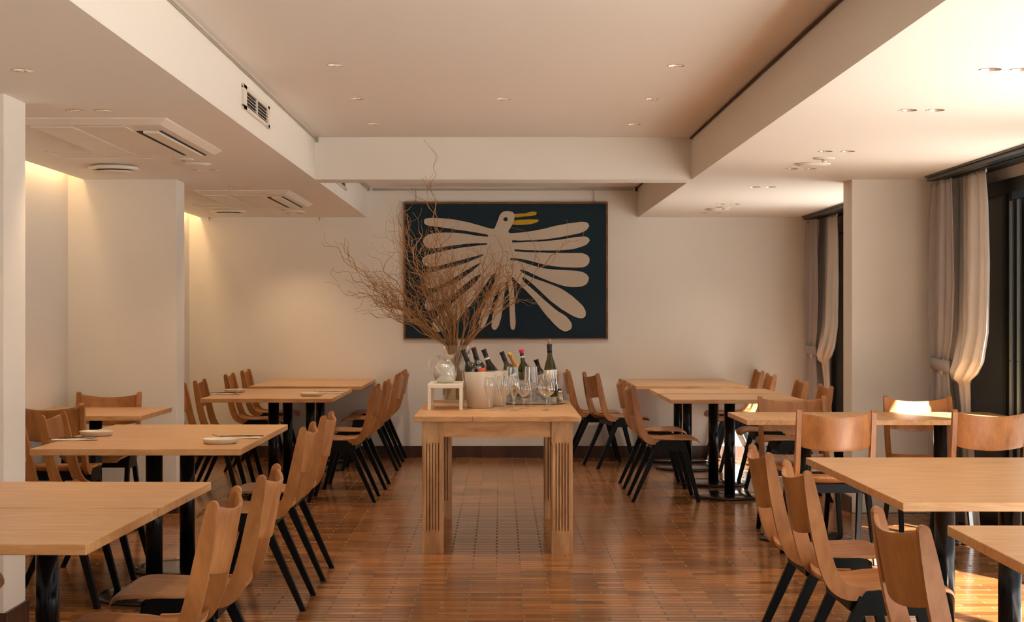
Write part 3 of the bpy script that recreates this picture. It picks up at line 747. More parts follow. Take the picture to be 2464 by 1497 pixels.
    # black frame
    for s in (-1, 1):
        for (xt, xf_) in ((0.196, 0.014), (0.362, 0.470)):
            top = Vector((xt, s*0.196, 0.405)); bot = Vector((xf_, s*0.204, 0.0))
            l = MB().bar(top, bot, 0.040, 0.028, 0.028, 0.026); 
            # flatten feet on the floor
            lo = l.build('leg', 'black', r, bevel=0.003)
            for v in lo.data.vertices:
                if v.co.z < 0.03: v.co.z = 0.0
        # side plate
    fm = MB()
    for s in (-1, 1):
        y0, y1 = (0.183, 0.2105) if s > 0 else (-0.2105, -0.183)
        pl = smooth_curve([(0.172, 0.350, 0), (0.182, 0.395, 0), (0.196, 0.422, 0), (0.215, 0.4285, 0), (0.28, 0.4285, 0), (0.345, 0.4285, 0), (0.365, 0.420, 0), (0.376, 0.395, 0), (0.386, 0.350, 0)], 4)
        fm.prism([(p.x, p.y) for p in pl][::-1], y0, y1)
    fm.box(0.150, 0.176, -0.19, 0.19, 0.362, 0.408).box(0.366, 0.388, -0.19, 0.19, 0.355, 0.412)
    fm.build('seat_frame', 'black', r, bevel=0.003)
    return r
CH = chair_proto()
GC = 'bent plywood dining chairs with black legs'
# (x rear, y, yaw deg, label); yaw 0 faces +x
R0, L0, N0, S0 = 0, 180, 90, -90
chairs = [
 (-0.745, 4.60, 180, 'plywood chair nearest the camera on the left, on the aisle side of the nearest table'),
 (-0.722, 5.31, 181, 'plywood chair second from the camera on the left aisle, beside the nearest table'),
 (-0.850, 7.49, 180, 'plywood chair on the left aisle, near one at the table with two plates'),
 (-0.848, 8.31, 180, 'plywood chair on the left aisle, far one at the table with two plates'),
 (-0.855, 11.70, 180, 'plywood chair on the left aisle, near one of the third left table'),
 (-0.838, 12.55, 180, 'plywood chair on the left aisle, far one of the third left table'),
 (-0.840, 14.00, 180, 'plywood chair on the left aisle, last but one before the back wall'),
 (-0.842, 14.86, 180, 'plywood chair on the left aisle, against the back wall'),
 (-2.155, 5.42, 0, 'plywood chair cut by the left picture edge, only its seat corner in view'),
 (-2.250, 7.55, 0, 'plywood chair hidden behind the near left pier, only its legs in view under the table'),
 (-2.262, 8.34, 0, 'plywood chair facing right at the second left table, in front of the alcove'),
 (-2.300, 11.82, 0, 'plywood chair mostly hidden by the far left pier'),
 (-2.300, 12.63, 0, 'plywood chair just right of the far left pier, behind the third left table'),
 (-2.290, 13.95, 0, 'plywood chair on the wall side of the far left row, near one'),
 (-2.300, 14.90, 0, 'plywood chair in the far left corner by the back wall'),
 (-2.520, 9.23, 90, 'dark plywood chair seen from behind in the left alcove'),
 (-2.500, 10.64, -90, 'plywood chair facing the camera in the left alcove, back to the far pier'),
 (0.965, 4.09, 3, 'dark plywood chair seen from behind in the bottom right, nearest on the right'),
 (0.955, 5.45, 0, 'plywood chair beside the right foreground table, near one of the two'),
 (0.945, 6.15, 0, 'plywood chair beside the right foreground table, far one of the two'),
 (1.740, 8.59, 90, 'plywood chair seen from behind, left one before the window tables'),
 (2.560, 8.64, 90, 'plywood chair with swirling grain seen from behind, at the right edge'),
 (1.770, 10.11, -90, 'plywood chair facing the camera behind the left window table'),
 (2.535, 10.12, -90, 'plywood chair with sunlit back facing the camera by the curtain'),
 (0.905, 11.74, 0, 'plywood chair right of the sideboard, near one at the third right table'),
 (0.905, 12.60, 0, 'plywood chair right of the sideboard, far one at the third right table'),
 (0.755, 14.17, 14, 'plywood chair turned a little beside the far right table'),
 (0.585, 14.84, 0, 'plywood chair against the back wall, partly behind the bottles'),
 (2.307, 11.70, 180, 'plywood chair just left of the right pier, window side of the third right table'),
 (2.300, 12.60, 180, 'plywood chair before the far curtain, second from the right pier'),
 (2.280, 13.90, 180, 'plywood chair on the window side of the far right table, near one'),
 (2.330, 14.86, 180, 'plywood chair on the window side of the far right table, by the back wall'),
]
for i, (x, y, a, lab) in enumerate(chairs):
    # no seat may clip: yaw about rear foot
    if i == 0:
        CH.location = (x, y, 0); CH.rotation_euler.z = math.radians(a); CH['label'] = lab; CH['group'] = GC
    else: dup(CH, (x, y, 0), math.radians(a), lab, GC)

# ------------------------------------------------------------------ sideboard table in the middle
sb = thing('serving_table', 'long limed-wood serving table with fluted legs in the middle of the room', 'table', (-0.0165, 9.845, 0))
MB().bbox(-0.452, 0.452, -0.845, 0.845, 0.719, 0.750, 0.004).build('tabletop', 'consoletop', sb)
MB().box(-0.134, -0.1325, -0.8455, -0.8440, 0.7195, 0.7490).build('top_joint', 'groove', sb)
for sx in (-1, 1):
    for sy in (-1, 1):
        xo = sx*0.410; xi = sx*0.294; yo = sy*0.805; yi = sy*0.689
        x0, x1 = min(xo, xi), max(xo, xi); y0, y1 = min(yo, yi), max(yo, yi)
        mb = MB(); c = 0.006
        secs = [(0, 0), (0.118, 0), (0.130, 1), (0.588, 1), (0.602, 0), (0.719, 0)]
        vs = []; fs = []
        nfl = 5; gw = 0.0068; gd = 0.014
        # outline of section with flutes (only where k=1) on all four sides
        def ring(k):
            pts = []; W = x1-x0
            cxx, cyy = (x0+x1)/2, (y0+y1)/2; h = W/2; ch = c*k+0.0015
            for q in range(4):
                ang = q*PI/2; R = Matrix.Rotation(ang, 2)
                row = [(-h+ch, -h)]
                for g in range(nfl):
                    gc = -h+W*(0.22+0.14*g)
                    row += [(gc-gw/2, -h), (gc-gw*0.25, -h+gd*k+1e-4), (gc+gw*0.25, -h+gd*k+1e-4), (gc+gw/2, -h)]
                row.append((h-ch, -h))
                for p in row:
                    v = R @ Vector(p); pts.append((cxx+v.x, cyy+v.y))
            return pts
        for z, k in secs:
            pts = ring(k); vs += [(p[0], p[1], z) for p in pts]
        n = len(ring(0))
        for j in range(len(secs)-1):
            for i in range(n): fs.append((j*n+i, j*n+(i+1) % n, (j+1)*n+(i+1) % n, (j+1)*n+i))
        fs.append(tuple(range(n))[::-1]); fs.append(tuple(range((len(secs)-1)*n, len(secs)*n)))
        mb.add(vs, fs).build('leg', 'console', sb)
for sy in (-1, 1):
    y = sy*0.780; MB().bbox(-0.294, 0.294, y-0.012, y+0.012, 0.632, 0.719, 0.002).build('apron', 'consoletop', sb)
for sx in (-1, 1):
    x = sx*0.385; MB().bbox(x-0.012, x+0.012, -0.689, 0.689, 0.632, 0.719, 0.002).build('apron', 'consoletop', sb)
ZT = 0.750
def onT(u, v, z=ZT):      # crop-3 pixel of a point at height z -> x, y
    px = 960+u/5.133; py = 780+v/5.133
    d = (EYE-z)*F/(py-CY); return ((px-CX)*d/F, d)
def atY(u, v, d):
    px = 960+u/5.133; py = 780+v/5.133
    return ((px-CX)*d/F, EYE-(py-CY)*d/F)

# riser stand
st = thing('riser_stand', 'small cream four-legged riser stand under the water jug', 'stand', (-0.318, 9.765, ZT))
fr = MB(); hw_, hd, hh, lg = 0.101, 0.215, 0.150, 0.0195
MB().bbox(-hw_, hw_, -hd, hd, hh-0.0245, hh, 0.003).build('top', 'standw', st)
for sx in (-1, 1):
    for sy in (-1, 1):
        xa = sx*hw_; xb = sx*(hw_-lg); ya = sy*hd; yb = sy*(hd-lg)
        MB().bbox(min(xa, xb), max(xa, xb), min(ya, yb), max(ya, yb), 0, hh-0.022, 0.003).build('leg', 'standw', st)
# jug
jg = thing('water_jug', 'clear glass jug of cloudy iced water standing on the cream riser', 'jug', (-0.322, 9.70, ZT+hh))
outer = smooth_curve([(0.0, 0.001, 0), (0.040, 0.001, 0), (0.052, 0.006, 0), (0.064, 0.035, 0), (0.068, 0.062, 0), (0.060, 0.092, 0), (0.046, 0.115, 0), (0.041, 0.130, 0), (0.044, 0.148, 0), (0.050, 0.164, 0)], 4)
inner = [(max(0, p.x-0.003), p.y+(0.003 if p.y < 0.01 else 0)) for p in outer][::-1]
jb = MB(); prof = [(p.x, p.y) for p in outer]+inner
n = 40; vs = []; fs = []
for r_, z in prof:
    for i in range(n):
        a = 2*PI*i/n; k = max(0, (z-0.125)/0.04); sp = max(0, math.cos(a))**6*k
        vs.append(((r_+0.016*sp)*math.cos(a), r_*math.sin(a)*(1-0.25*sp), z+0.012*sp))
for j in range(len(prof)-1):
    for i in range(n): a = j*n+i; b_ = j*n+(i+1) % n; fs.append((a, b_, b_+n, a+n))
jb.add(vs, fs, True).build('body', 'glass', jg)
MB().tube([tuple(p) for p in smooth_curve([(-0.044, 0, 0.150), (-0.070, 0, 0.150), (-0.092, 0, 0.130), (-0.096, 0, 0.095), (-0.086, 0, 0.060), (-0.066, 0, 0.045)], 5)], 0.006, 10).build('handle', 'glass', jg)
MB().lathe([(0, 0.005), (0.044, 0.006), (0.058, 0.035), (0.0625, 0.062), (0.055, 0.092), (0.046, 0.108), (0, 0.108)], n=36).build('water', 'icewater', jg)

# vase with branches
VX, VY = -0.275, 10.40
vs_ = thing('glass_vase', 'tall clear cylinder vase holding curly branches behind the jug', 'vase', (VX, VY, ZT))
R_ = 0.0868; Hv = 0.356
MB().shell([(0, 0.001), (R_-0.004, 0.001), (R_, 0.005), (R_, Hv-0.002), (R_-0.002, Hv), (R_-0.005, Hv-0.002), (R_-0.005, 0.022), (R_-0.010, 0.016), (0, 0.016)], n=48).build('cylinder', 'vaseg', vs_)
MB().lathe([(0, 0.0175), (R_-0.011, 0.0175), (R_-0.0058, 0.0235), (R_-0.0058, 0.20), (0, 0.20)], n=40).build('water', 'water', vs_)
def branch_mesh(seed, az, lean, length, lift):
    rd = random.Random(seed); mb = MB()
    def curl(p, d, L_, r0, amp, n, tropism=0.0):
        pts = [p.copy()]; ph1, ph2 = rd.uniform(0, 6.28), rd.uniform(0, 6.28); f1 = rd.uniform(4, 8); f2 = rd.uniform(14, 24)
        d = d.normalized(); a = d.cross(Vector((0.3, 0.2, 1))).normalized(); b_ = d.cross(a)
        for i in range(1, n+1):
            s = i/n*L_; k = min(1, i/n*2)
            dd = d+a*(math.sin(s*f1*2.2+ph1)+0.55*math.sin(s*f2*2.6+ph2))*amp*k+b_*math.sin(s*f2*1.7+ph2)*amp*0.9*k+Vector((0, 0, tropism*i/n))
            pts.append(pts[-1]+dd.normalized()*(L_/n))
            pts[-1].y = min(pts[-1].y, D-VY-0.1)
        rad = [max(0.0009, r0*(1-0.78*i/n)) for i in range(n+1)]
        mb.tube(pts, rad, 5); return pts
    dr = Vector((math.cos(az)*math.sin(lean), math.sin(az)*math.sin(lean)*0.75, math.cos(lean)))
    # inside the vase: from bottom opposite side up to the rim
    b0 = Vector((-dr.x*0.9, -dr.y*0.9, 0)); 
    if b0.length > 0.060: b0 = b0.normalized()*0.060
    b0 += Vector((rd.uniform(-0.008, 0.008), rd.uniform(-0.008, 0.008), 0.022))
    rim = Vector((dr.x, dr.y, 0)); rim = rim.normalized()*min(0.070, 0.012+rim.length*0.075)+Vector((0, 0, Hv+0.005))
    r0 = rd.uniform(0.0032, 0.0050)
    mb.tube([b0, (b0+rim)/2+Vector((rd.uniform(-.006, .006), rd.uniform(-.006, .006), 0)), rim], [r0*1.1, r0*1.05, r0], 6)
    main = curl(rim, dr, length*1.2, r0, 0.58, 52, lift)
    for k in range(rd.randint(6, 8)):
        i = rd.randint(8, 42); base = main[i]; dd = (main[i+1]-main[i-1]).normalized()
        side = Vector((rd.uniform(-1, 1), rd.uniform(-0.8, 0.8), rd.uniform(-0.2, 0.9)))
        sub = curl(base, dd+side*0.75, length*rd.uniform(0.28, 0.55), r0*0.55, 0.85, 30, 0.05)
        for q in range(rd.randint(1, 2)):
            j = rd.randint(6, 24); curl(sub[j], (sub[j+1]-sub[j-1]).normalized()+Vector((rd.uniform(-1, 1), rd.uniform(-.6, .6), rd.uniform(-.3, 1)))*0.8, length*rd.uniform(0.12, 0.25), r0*0.3, 0.9, 16)
    return mb
rb = random.Random(21)
bl_ = []
for i in range(14): bl_.append((PI+rb.uniform(-0.5, 0.5), rb.uniform(0.35, 1.15), rb.uniform(0.46, 0.78), rb.uniform(-0.2, 0.5)))
for i in range(17): bl_.append((PI+rb.uniform(-1.7, 1.7), rb.uniform(0.04, 0.42), rb.uniform(0.34, 0.66), 0.05))
for i in range(11): bl_.append((rb.uniform(-0.6, 0.6), rb.uniform(0.15, 0.85), rb.uniform(0.36, 0.62), rb.uniform(-0.1, 0.2)))
bl_.append((PI+0.3, 0.16, 0.98, 0.0)); bl_.append((PI, 1.12, 0.68, 0.35)); bl_.append((0.1, 0.80, 0.84, 0.1)); bl_.append((PI+.2, 1.0, 0.82, 0.5))
for i, (az, ln, le, tr_) in enumerate(bl_):
    o = branch_mesh(100+i, az, ln, le, tr_).build('willow_branch', 'branch', None, fix=False)
    o.location = (VX, VY, ZT)
    side = 'leaning left' if (math.cos(az) < 0 and ln > 0.35) else ('leaning right' if math.cos(az) > 0 else 'standing upright')
    tag(o, {'leaning left': 'curly dry willow branch in the glass vase, spreading to the left over the wall',
            'leaning right': 'curly dry willow branch in the glass vase, spreading right across the cream bird',
            'standing upright': 'curly dry willow branch in the glass vase, rising upright in the middle of the bunch'}[side], 'branch',
        {'leaning left': 'willow branches spreading left', 'leaning right': 'willow branches spreading right', 'standing upright': 'upright willow branches'}[side])

# buckets
def bucket(x, y, rt, rb_, h, lab):
    r = thing('wine_bucket', lab, 'bucket', (x, y, ZT), 0, 'cream wine buckets')
    MB().shell([(0, 0.001), (rb_-0.004, 0.001), (rb_, 0.004), (rt, h-0.001), (rt-0.001, h+0.001), (rt-0.003, h), (rb_-0.003, 0.006), (0, 0.006)], n=48).build('shell', 'bucket', r)
    t = [(rt-0.002+0.002*math.cos(a), h+0.001+0.002*math.sin(a)) for a in [2*PI*k/8 for k in range(9)]]
    MB().shell(t, n=48).build('rim', 'tray', r)
bucket(-0.120, 9.800, 0.0925, 0.076, 0.212, 'cream wine bucket with two leaning bottles, beside the riser stand')
bucket(-0.042, 10.005, 0.086, 0.072, 0.212, 'cream wine bucket half hidden behind the first, one bottle in it')
# clear tub with ice on tray
TX, TY = 0.187, 10.27
MB().lathe([(0, 0.001), (0.205, 0.001), (0.222, 0.006), (0.224, 0.008), (0.205, 0.005), (0, 0.004)], n=56, sy=0.72).build('serving_tray', 'tray')
tr = bpy.data.objects['serving_tray']; tr.location = (TX, TY-0.005, ZT); tag(tr, 'oval silver tray under the clear ice tub', 'tray')
tb = thing('ice_tub', 'clear oval ice tub full of bottles on the silver tray', 'ice bucket', (TX, TY, ZT+0.006))
MB().shell([(0, 0.001), (0.155, 0.001), (0.160, 0.005), (0.1785, 0.192), (0.180, 0.194), (0.177, 0.194), (0.157, 0.006), (0, 0.006)], n=56, sy=0.74).build('tub', 'glass', tb)
for s in (-1, 1):
    MB().tube([(s*0.176, -0.03, 0.188), (s*0.205, -0.024, 0.191), (s*0.212, 0, 0.192), (s*0.205, 0.024, 0.191), (s*0.176, 0.03, 0.188)], 0.005, 8).build('handle', 'glass', tb)
ri = random.Random(5); im = MB()
for k in range(150):
    a = ri.uniform(0, 2*PI); q = math.sqrt(ri.random()); z = ri.uniform(0.02, 0.125)
    rr = 0.150+0.1*z-0.016
    p = Vector((q*rr*math.cos(a), q*rr*0.72*math.sin(a), z)); s_ = ri.uniform(0.020, 0.028)
    bm = bmesh.new(); bmesh.ops.create_cube(bm, size=s_); bmesh.ops.bevel(bm, geom=bm.edges[:], offset=0.003, segments=1, affect='EDGES')
    bm.transform(Matrix.Translation(p) @ Euler((ri.uniform(0, 3), ri.uniform(0, 3), ri.uniform(0, 3))).to_matrix().to_4x4()); im.bm(bm)
io = im.build('ice_cubes', 'ice', None, fix=False); io.location = (TX, TY, ZT+0.008); tag(io, 'ice cubes heaped in the clear tub', 'ice', None, 'stuff')

# bottles
def rot_from(axis):
    return Vector((0, 0, 1)).rotation_difference(Vector(axis).normalized())
def bottle(top, low, y, kind, lab, length=0.30, gmat='bottle', cap='foil', cap_len=0.05, band=None, label=None, yl=0.0):
    """top/low are crop pixels on the axis (top end and a lower point)"""
    xt, zt = atY(*top, y); xl, zl = atY(*low, y)
    ax = Vector((xt-xl, yl, zt-zl)).normalized(); T = Vector((xt, y, zt)); B = T-ax*length
    r = thing('wine_bottle', lab, 'bottle', B, 0, 'wine bottles')
    r.rotation_mode = 'QUATERNION'; r.rotation_quaternion = rot_from(ax); r.rotation_mode = 'XYZ'
    q = rot_from(ax).to_euler(); r.rotation_euler = q
    L_ = length
    if kind == 'bordeaux':
        pts = [(0, 0), (0.033, 0), (0.037, 0.005), (0.0375, L_-0.125), (0.036, L_-0.110), (0.026, L_-0.092), (0.0165, L_-0.080), (0.0140, L_-0.068), (0.0135, L_-0.012), (0.0150, L_-0.010), (0.0150, L_-0.002), (0, L_-0.002)]
    elif kind == 'burgundy':
        pts = [(0, 0), (0.036, 0), (0.040, 0.005), (0.040, L_-0.165), (0.038, L_-0.150), (0.030, L_-0.118), (0.021, L_-0.092), (0.0155, L_-0.068), (0.0140, L_-0.040), (0.0138, L_-0.012), (0.0155, L_-0.010), (0.0155, L_-0.002), (0, L_-0.002)]
    else:
        pts = [(0, 0), (0.031, 0), (0.034, 0.005), (0.0345, L_-0.105), (0.031, L_-0.090), (0.020, L_-0.072), (0.0135, L_-0.055), (0.0130, L_-0.012), (0.0142, L_-0.002), (0, L_-0.002)]
    MB().lathe(pts, n=32).build('glass_body', gmat, r)
    def rad(z):
        for (a, b_), (c, d_) in zip(pts[1:], pts[2:]):
            if b_ <= z <= d_ and d_ > b_: return a+(c-a)*(z-b_)/(d_-b_)
        return 0.015
    if cap == 'cork':
        MB().lathe([(0, L_-0.004), (0.0095, L_-0.004), (0.0100, L_+0.026), (0.009, L_+0.028), (0, L_+0.028)], n=20).build('cork', 'cork', r)
        z0 = L_-0.055
        MB().lathe([(rad(z0)+0.0006, z0), (rad(z0+.02)+0.0006, z0+0.02), (0.0162, L_-0.012), (0.0162, L_-0.002)], n=24).build('capsule', 'foil', r)
    elif cap == 'gold':
        zz = [L_-0.135, L_-0.11, L_-0.085, L_-0.06, L_-0.035, L_-0.015]
        MB().lathe([(rad(z)+0.0012, z) for z in zz]+[(0.0185, L_-0.012), (0.0180, L_+0.004), (0.012, L_+0.012), (0, L_+0.013)], n=28).build('capsule', 'gold', r)
    else:
        zz = [L_-cap_len+k*(cap_len-0.012)/4 for k in range(5)]
        MB().lathe([(rad(z)+0.0008, z) for z in zz]+[(0.0160, L_-0.011), (0.0162, L_), (0.0145, L_+0.0015), (0, L_+0.0015)], n=28).build('capsule', cap, r)
    if band:
        z0, z1, bmn = band
        MB().lathe([(rad(L_-z0)+0.0012, L_-z0), (rad(L_-z1)+0.0012, L_-z1)], n=28).build('neck_band', bmn, r)
    if label:
        z0, z1, lm = label
        lo = MB()
        def P(u, v):
            a = -PI/2-1.15+2.3*u; rr = 0.0008+max(rad(L_-z0), rad(L_-z1)); z = L_-z0+(z0-z1)*v
            return (rr*math.cos(a), rr*math.sin(a), z)
        lo.grid(P, 16, 2); lobj = lo.build('label', lm, r, solid=0.0004)
        return r, L_, rad
    return r, L_, rad
bottle((790, 320), (872, 520), 9.775, 'bordeaux', 'wine bottle with matte black neck, leftmost in the bucket', 0.29, cap='foil', cap_len=0.07)
rb2, L2_, rad2 = bottle((920, 290), (985, 520), 9.855, 'bordeaux', 'dark wine bottle with red capsule top and sunburst label', 0.30, cap='foil', cap_len=0.07, label=(0.175, 0.130, 'labelred'))
MB().lathe([(0, L2_+0.0018), (0.0150, L2_+0.0018), (0.0158, L2_-0.001), (0.0166, L2_-0.004), (0.0166, L2_-0.003), (0.0152, L2_+0.0030), (0, L2_+0.0030)], n=20).build('capsule_top', 'red', rb2)
# sunburst rays and lettering of the label
rays = MB()
for k in range(9):
    a = math.radians(20+k*17.5); rr = 0.0386
    def PP(dx, z):
        an = -PI/2+dx/rr; return (rr*math.cos(an), rr*math.sin(an), z)
    z0 = L2_-0.130; r1, r2 = 0.004, 0.019+0.004*(k % 2)
    ca, sa = math.cos(a), math.sin(a); w_ = 0.0011
    zc = lambda r_, w: (r_*ca-w*sa, z0+r_*sa+w*ca)
    q = [zc(r1, -w_), zc(r2, -w_*0.4), zc(r2, w_*0.4), zc(r1, w_)]
    rays.add([PP(*p) for p in q], [(0, 1, 2, 3)])
rays.build('sunburst', 'label', rb2, solid=0.0004)
tx = bpy.data.curves.new('tmp_text', 'FONT'); tx.body = 'Luce'; tx.size = 0.020; tx.align_x = 'CENTER'; tx.extrude = 0.0002
to = bpy.data.objects.new('tmp_text', tx); COL.objects.link(to)
dg = bpy.context.evaluated_depsgraph_get(); dg.update()
me = bpy.data.meshes.new_from_object(to.evaluated_get(dg)); bpy.data.objects.remove(to)
for v in me.vertices:
    x, yy, zz = v.co; an = -PI/2+x/0.0389; rr = 0.0391+zz
    v.co = (rr*math.cos(an), rr*math.sin(an), L2_-0.158+yy)
me.materials.clear(); me.materials.append(M['label'])
lt = bpy.data.objects.new('lettering', me); COL.objects.link(lt); lt.parent = rb2
bottle((1045, 315), (1140, 560), 10.0, 'burgundy', 'dark bottle with white neck band, right one in the cream buckets', 0.28, cap='foil', cap_len=0.035, band=(0.064, 0.052, 'label'))
bottle((1268, 345), (1350, 540), 10.20, 'bordeaux', 'dark bottle with long black capsule, leftmost in the clear tub', 0.29, gmat='gbottle', cap='foil', cap_len=0.062, label=(0.215, 0.150, 'label'))
bottle((1372, 372), (1440, 505), 10.37, 'burgundy', 'champagne bottle with crumpled gold foil in the clear tub', 0.29, cap='gold')
bottle((1512, 315), (1540, 520), 10.29, 'bordeaux', 'olive wine bottle with bright pink cap in the clear tub', 0.30, gmat='gbottle', cap='pink', cap_len=0.022, band=(0.052, 0.040, 'label'))
bottle((1692, 440), (1735, 560), 10.34, 'slim', 'small dark bottle low in the clear tub, before the tallest one', 0.24, cap='foil', cap_len=0.03, label=(0.130, 0.095, 'label'))
bottle((1857, 242), (1872, 560), 10.19, 'burgundy', 'tallest wine bottle with a cork standing in the clear tub', 0.325, gmat='gbottle', cap='cork', label=(0.215, 0.160, 'label'))

# glasses
def wineglass(u, v, H_, rb_, rim, lab, kind='tulip', base=0.033):
    x, y = onT(u, v-10)
    r = thing('wine_glass', lab, 'glass', (x, y, ZT), 0, 'stemmed glasses on the serving table')
    sh = H_*0.42 if kind != 'flute' else H_*0.36
    if kind == 'flute':
        bowl = [(0.004, sh), (0.012, sh+0.010), (rb_*0.75, sh+0.04), (rb_, sh+(H_-sh)*0.62), (rb_*0.92, sh+(H_-sh)*0.85), (rim, H_)]
    elif kind == 'round':
        bowl = [(0.004, sh), (0.016, sh+0.006), (rb_*0.80, sh+0.025), (rb_, sh+(H_-sh)*0.45), (rb_*0.88, sh+(H_-sh)*0.80), (rim, H_)]
    else:
        bowl = [(0.004, sh), (0.014, sh+0.006), (rb_*0.93, sh+0.035), (rb_, sh+0.050), (rb_*0.92, sh+(H_-sh)*0.70), (rim, H_)]
    bc = [(p.x, p.y) for p in smooth_curve([(a, b_, 0) for a, b_ in bowl], 5)]
    t = 0.0012
    prof = [(0, 0.0005), (base, 0.0005), (base, 0.0018), (base*0.5, 0.0040), (0.0060, 0.009), (0.0036, 0.02), (0.0034, sh*0.6), (0.0038, sh-0.006)]+bc+[(bc[-1][0]-t*0.5, H_+0.0006)]
    inn = [(max(0.0, a-t), b_+(0.003 if i < 2 else 0)) for i, (a, b_) in enumerate(bc)]
    prof += inn[::-1]+[(0, bc[0][1]+0.004)]
    MB().shell(prof, n=36).build('glass_body', 'glass', r)
wineglass(1115, 1078, 0.190, 0.0310, 0.024, 'slim flute glass at the left end of the glasses', 'flute')
wineglass(1265, 1072, 0.196, 0.0300, 0.023, 'slim flute glass second from the left, touching its neighbour', 'flute')
wineglass(1312, 1052, 0.170, 0.036, 0.028, 'low tulip glass between the flutes', 'round')
wineglass(1422, 1080, 0.200, 0.0300, 0.022, 'flute glass in front of the tall wine glass', 'flute')
wineglass(1402, 1030, 0.238, 0.0375, 0.033, 'tall wine glass left of centre, behind the flute', 'tall')
wineglass(1542, 1060, 0.168, 0.0420, 0.032, 'round-bowled wine glass in the middle of the group', 'round')
wineglass(1632, 1030, 0.240, 0.0420, 0.036, 'tall wine glass right of the middle, bowl rising above the tub rim', 'tall')
wineglass(1825, 1075, 0.178, 0.0490, 0.036, 'large balloon wine glass at the right end, front', 'round')
wineglass(1862, 1020, 0.212, 0.0460, 0.038, 'large wine glass at the right end, behind the balloon glass', 'round')
# pepper mill jar
sx_, sy_ = onT(1982, 972)
pj = thing('spice_jar', 'small glass jar with black cap at the right back of the serving table', 'jar', (sx_, sy_+0.03, ZT))
MB().lathe([(0, 0.001), (0.019, 0.001), (0.021, 0.004), (0.021, 0.048), (0.017, 0.056), (0.017, 0.060), (0, 0.060)], n=24).build('jar_body', 'vaseg', pj)
MB().lathe([(0, 0.004), (0.018, 0.004), (0.018, 0.040), (0, 0.040)], n=20).build('contents', 'cork', pj)
MB().lathe([(0.0175, 0.058), (0.0175, 0.075), (0, 0.075)], n=24).build('collar', 'tray', pj)
MB().lathe([(0, 0.075), (0.0165, 0.075), (0.013, 0.086), (0, 0.087)], n=24).build('cap', 'foil', pj)

# ------------------------------------------------------------------ place settings
ZTT = 0.713
def plate(x, y, lab, group='small side plates'):
    r = MB().shell([(0, 0.0005), (0.068, 0.0005), (0.074, 0.004), (0.081, 0.020), (0.082, 0.0225), (0.080, 0.023), (0.076, 0.016), (0.066, 0.012), (0, 0.012)], n=48).build('side_plate', 'plate')
    r.location = (x, y, ZTT); return tag(r, lab, 'plate', group)
plate(-1.958, 8.06, 'cream side plate at the left end of the second left table')
plate(-1.276, 7.57, 'cream side plate at the aisle end of the second left table')
plate(-2.005, 12.55, 'small cream plate at the left end of the third left table')
plate(-1.362, 11.98, 'small cream plate at the aisle end of the third left table')
def setting(x, y, rz, far):
    nm = far
    nk = MB()
    nk.grid(lambda u, v: ((u-0.5)*0.21, (v-0.5)*0.055, 0.004+0.002*math.sin(v*PI)+0.0012*math.sin(u*9)), 14, 6)
    o = nk.build('napkin', 'linen', None, solid=0.004); o.location = (x, y, ZTT); o.rotation_euler.z = rz
    tag(o, 'folded white napkin under the fork and knife, '+nm, 'napkin')
    # fork
    fk = MB()
    def blade(pts, ws, th=0.0016):
        vs = []; fs = []
        for (px_, pz), (w0, w1) in zip(pts, ws):
            vs += [(px_, w0, pz), (px_, w1, pz), (px_, w0, pz+th), (px_, w1, pz+th)]
        for i in range(len(pts)-1):
            a = i*4; b_ = a+4
            fs += [(a, a+1, b_+1, b_), (a+2, b_+2, b_+3, a+3), (a, b_, b_+2, a+2), (a+1, a+3, b_+3, b_+1)]
        fs += [(0, 2, 3, 1), (len(vs)-4, len(vs)-3, len(vs)-1, len(vs)-2)]
        return vs, fs
    hp = [(-0.10, 0.010), (-0.05, 0.014), (0.0, 0.016), (0.03, 0.014), (0.045, 0.012)]
    fk.add(*blade(hp, [(-.004, .004), (-.0035, .0035), (-.0028, .0028), (-.004, .004), (-.011, .011)]), smooth=False)
    for k in range(4):
        c = -0.0095+k*0.0063
        fk.add(*blade([(0.045, 0.012), (0.065, 0.0125), (0.085, 0.019), (0.095, 0.024)], [(c-.0017, c+.0017)]*3+[(c-.0008, c+.0008)]))
    f = fk.build('fork', 'cutlery'); f.location = Vector((x, y, ZTT-0.003))+Matrix.Rotation(rz, 3, 'Z') @ Vector((-0.02, 0.012, 0))
    f.rotation_euler.z = rz+PI-0.10; tag(f, 'dark polished fork on the napkin, '+nm, 'fork')
    kn = MB()
    kn.add(*blade([(-0.105, 0.0115), (-0.05, 0.0130), (0.0, 0.0145), (0.05, 0.0145), (0.09, 0.0145), (0.105, 0.0145)], [(-.0055, .0055), (-.005, .005), (-.004, .004), (-.009, .006), (-.009, .006), (-.002, .006)], 0.0035))
    k_ = kn.build('knife', 'cutlery'); k_.location = Vector((x, y, ZTT-0.002))+Matrix.Rotation(rz, 3, 'Z') @ Vector((0.02, -0.012, 0))
    k_.rotation_euler.z = rz+PI+0.12; tag(k_, 'dark polished knife on the napkin, '+nm, 'knife')
setting(-1.245, 7.86, 0.25, 'aisle end of the second left table')
setting(-1.985, 7.75, PI+0.25, 'left end of the second left table')
setting(-1.27, 12.35, 0.25, 'aisle end of the third left table')
setting(-2.02, 12.2, PI+0.25, 'left end of the third left table')

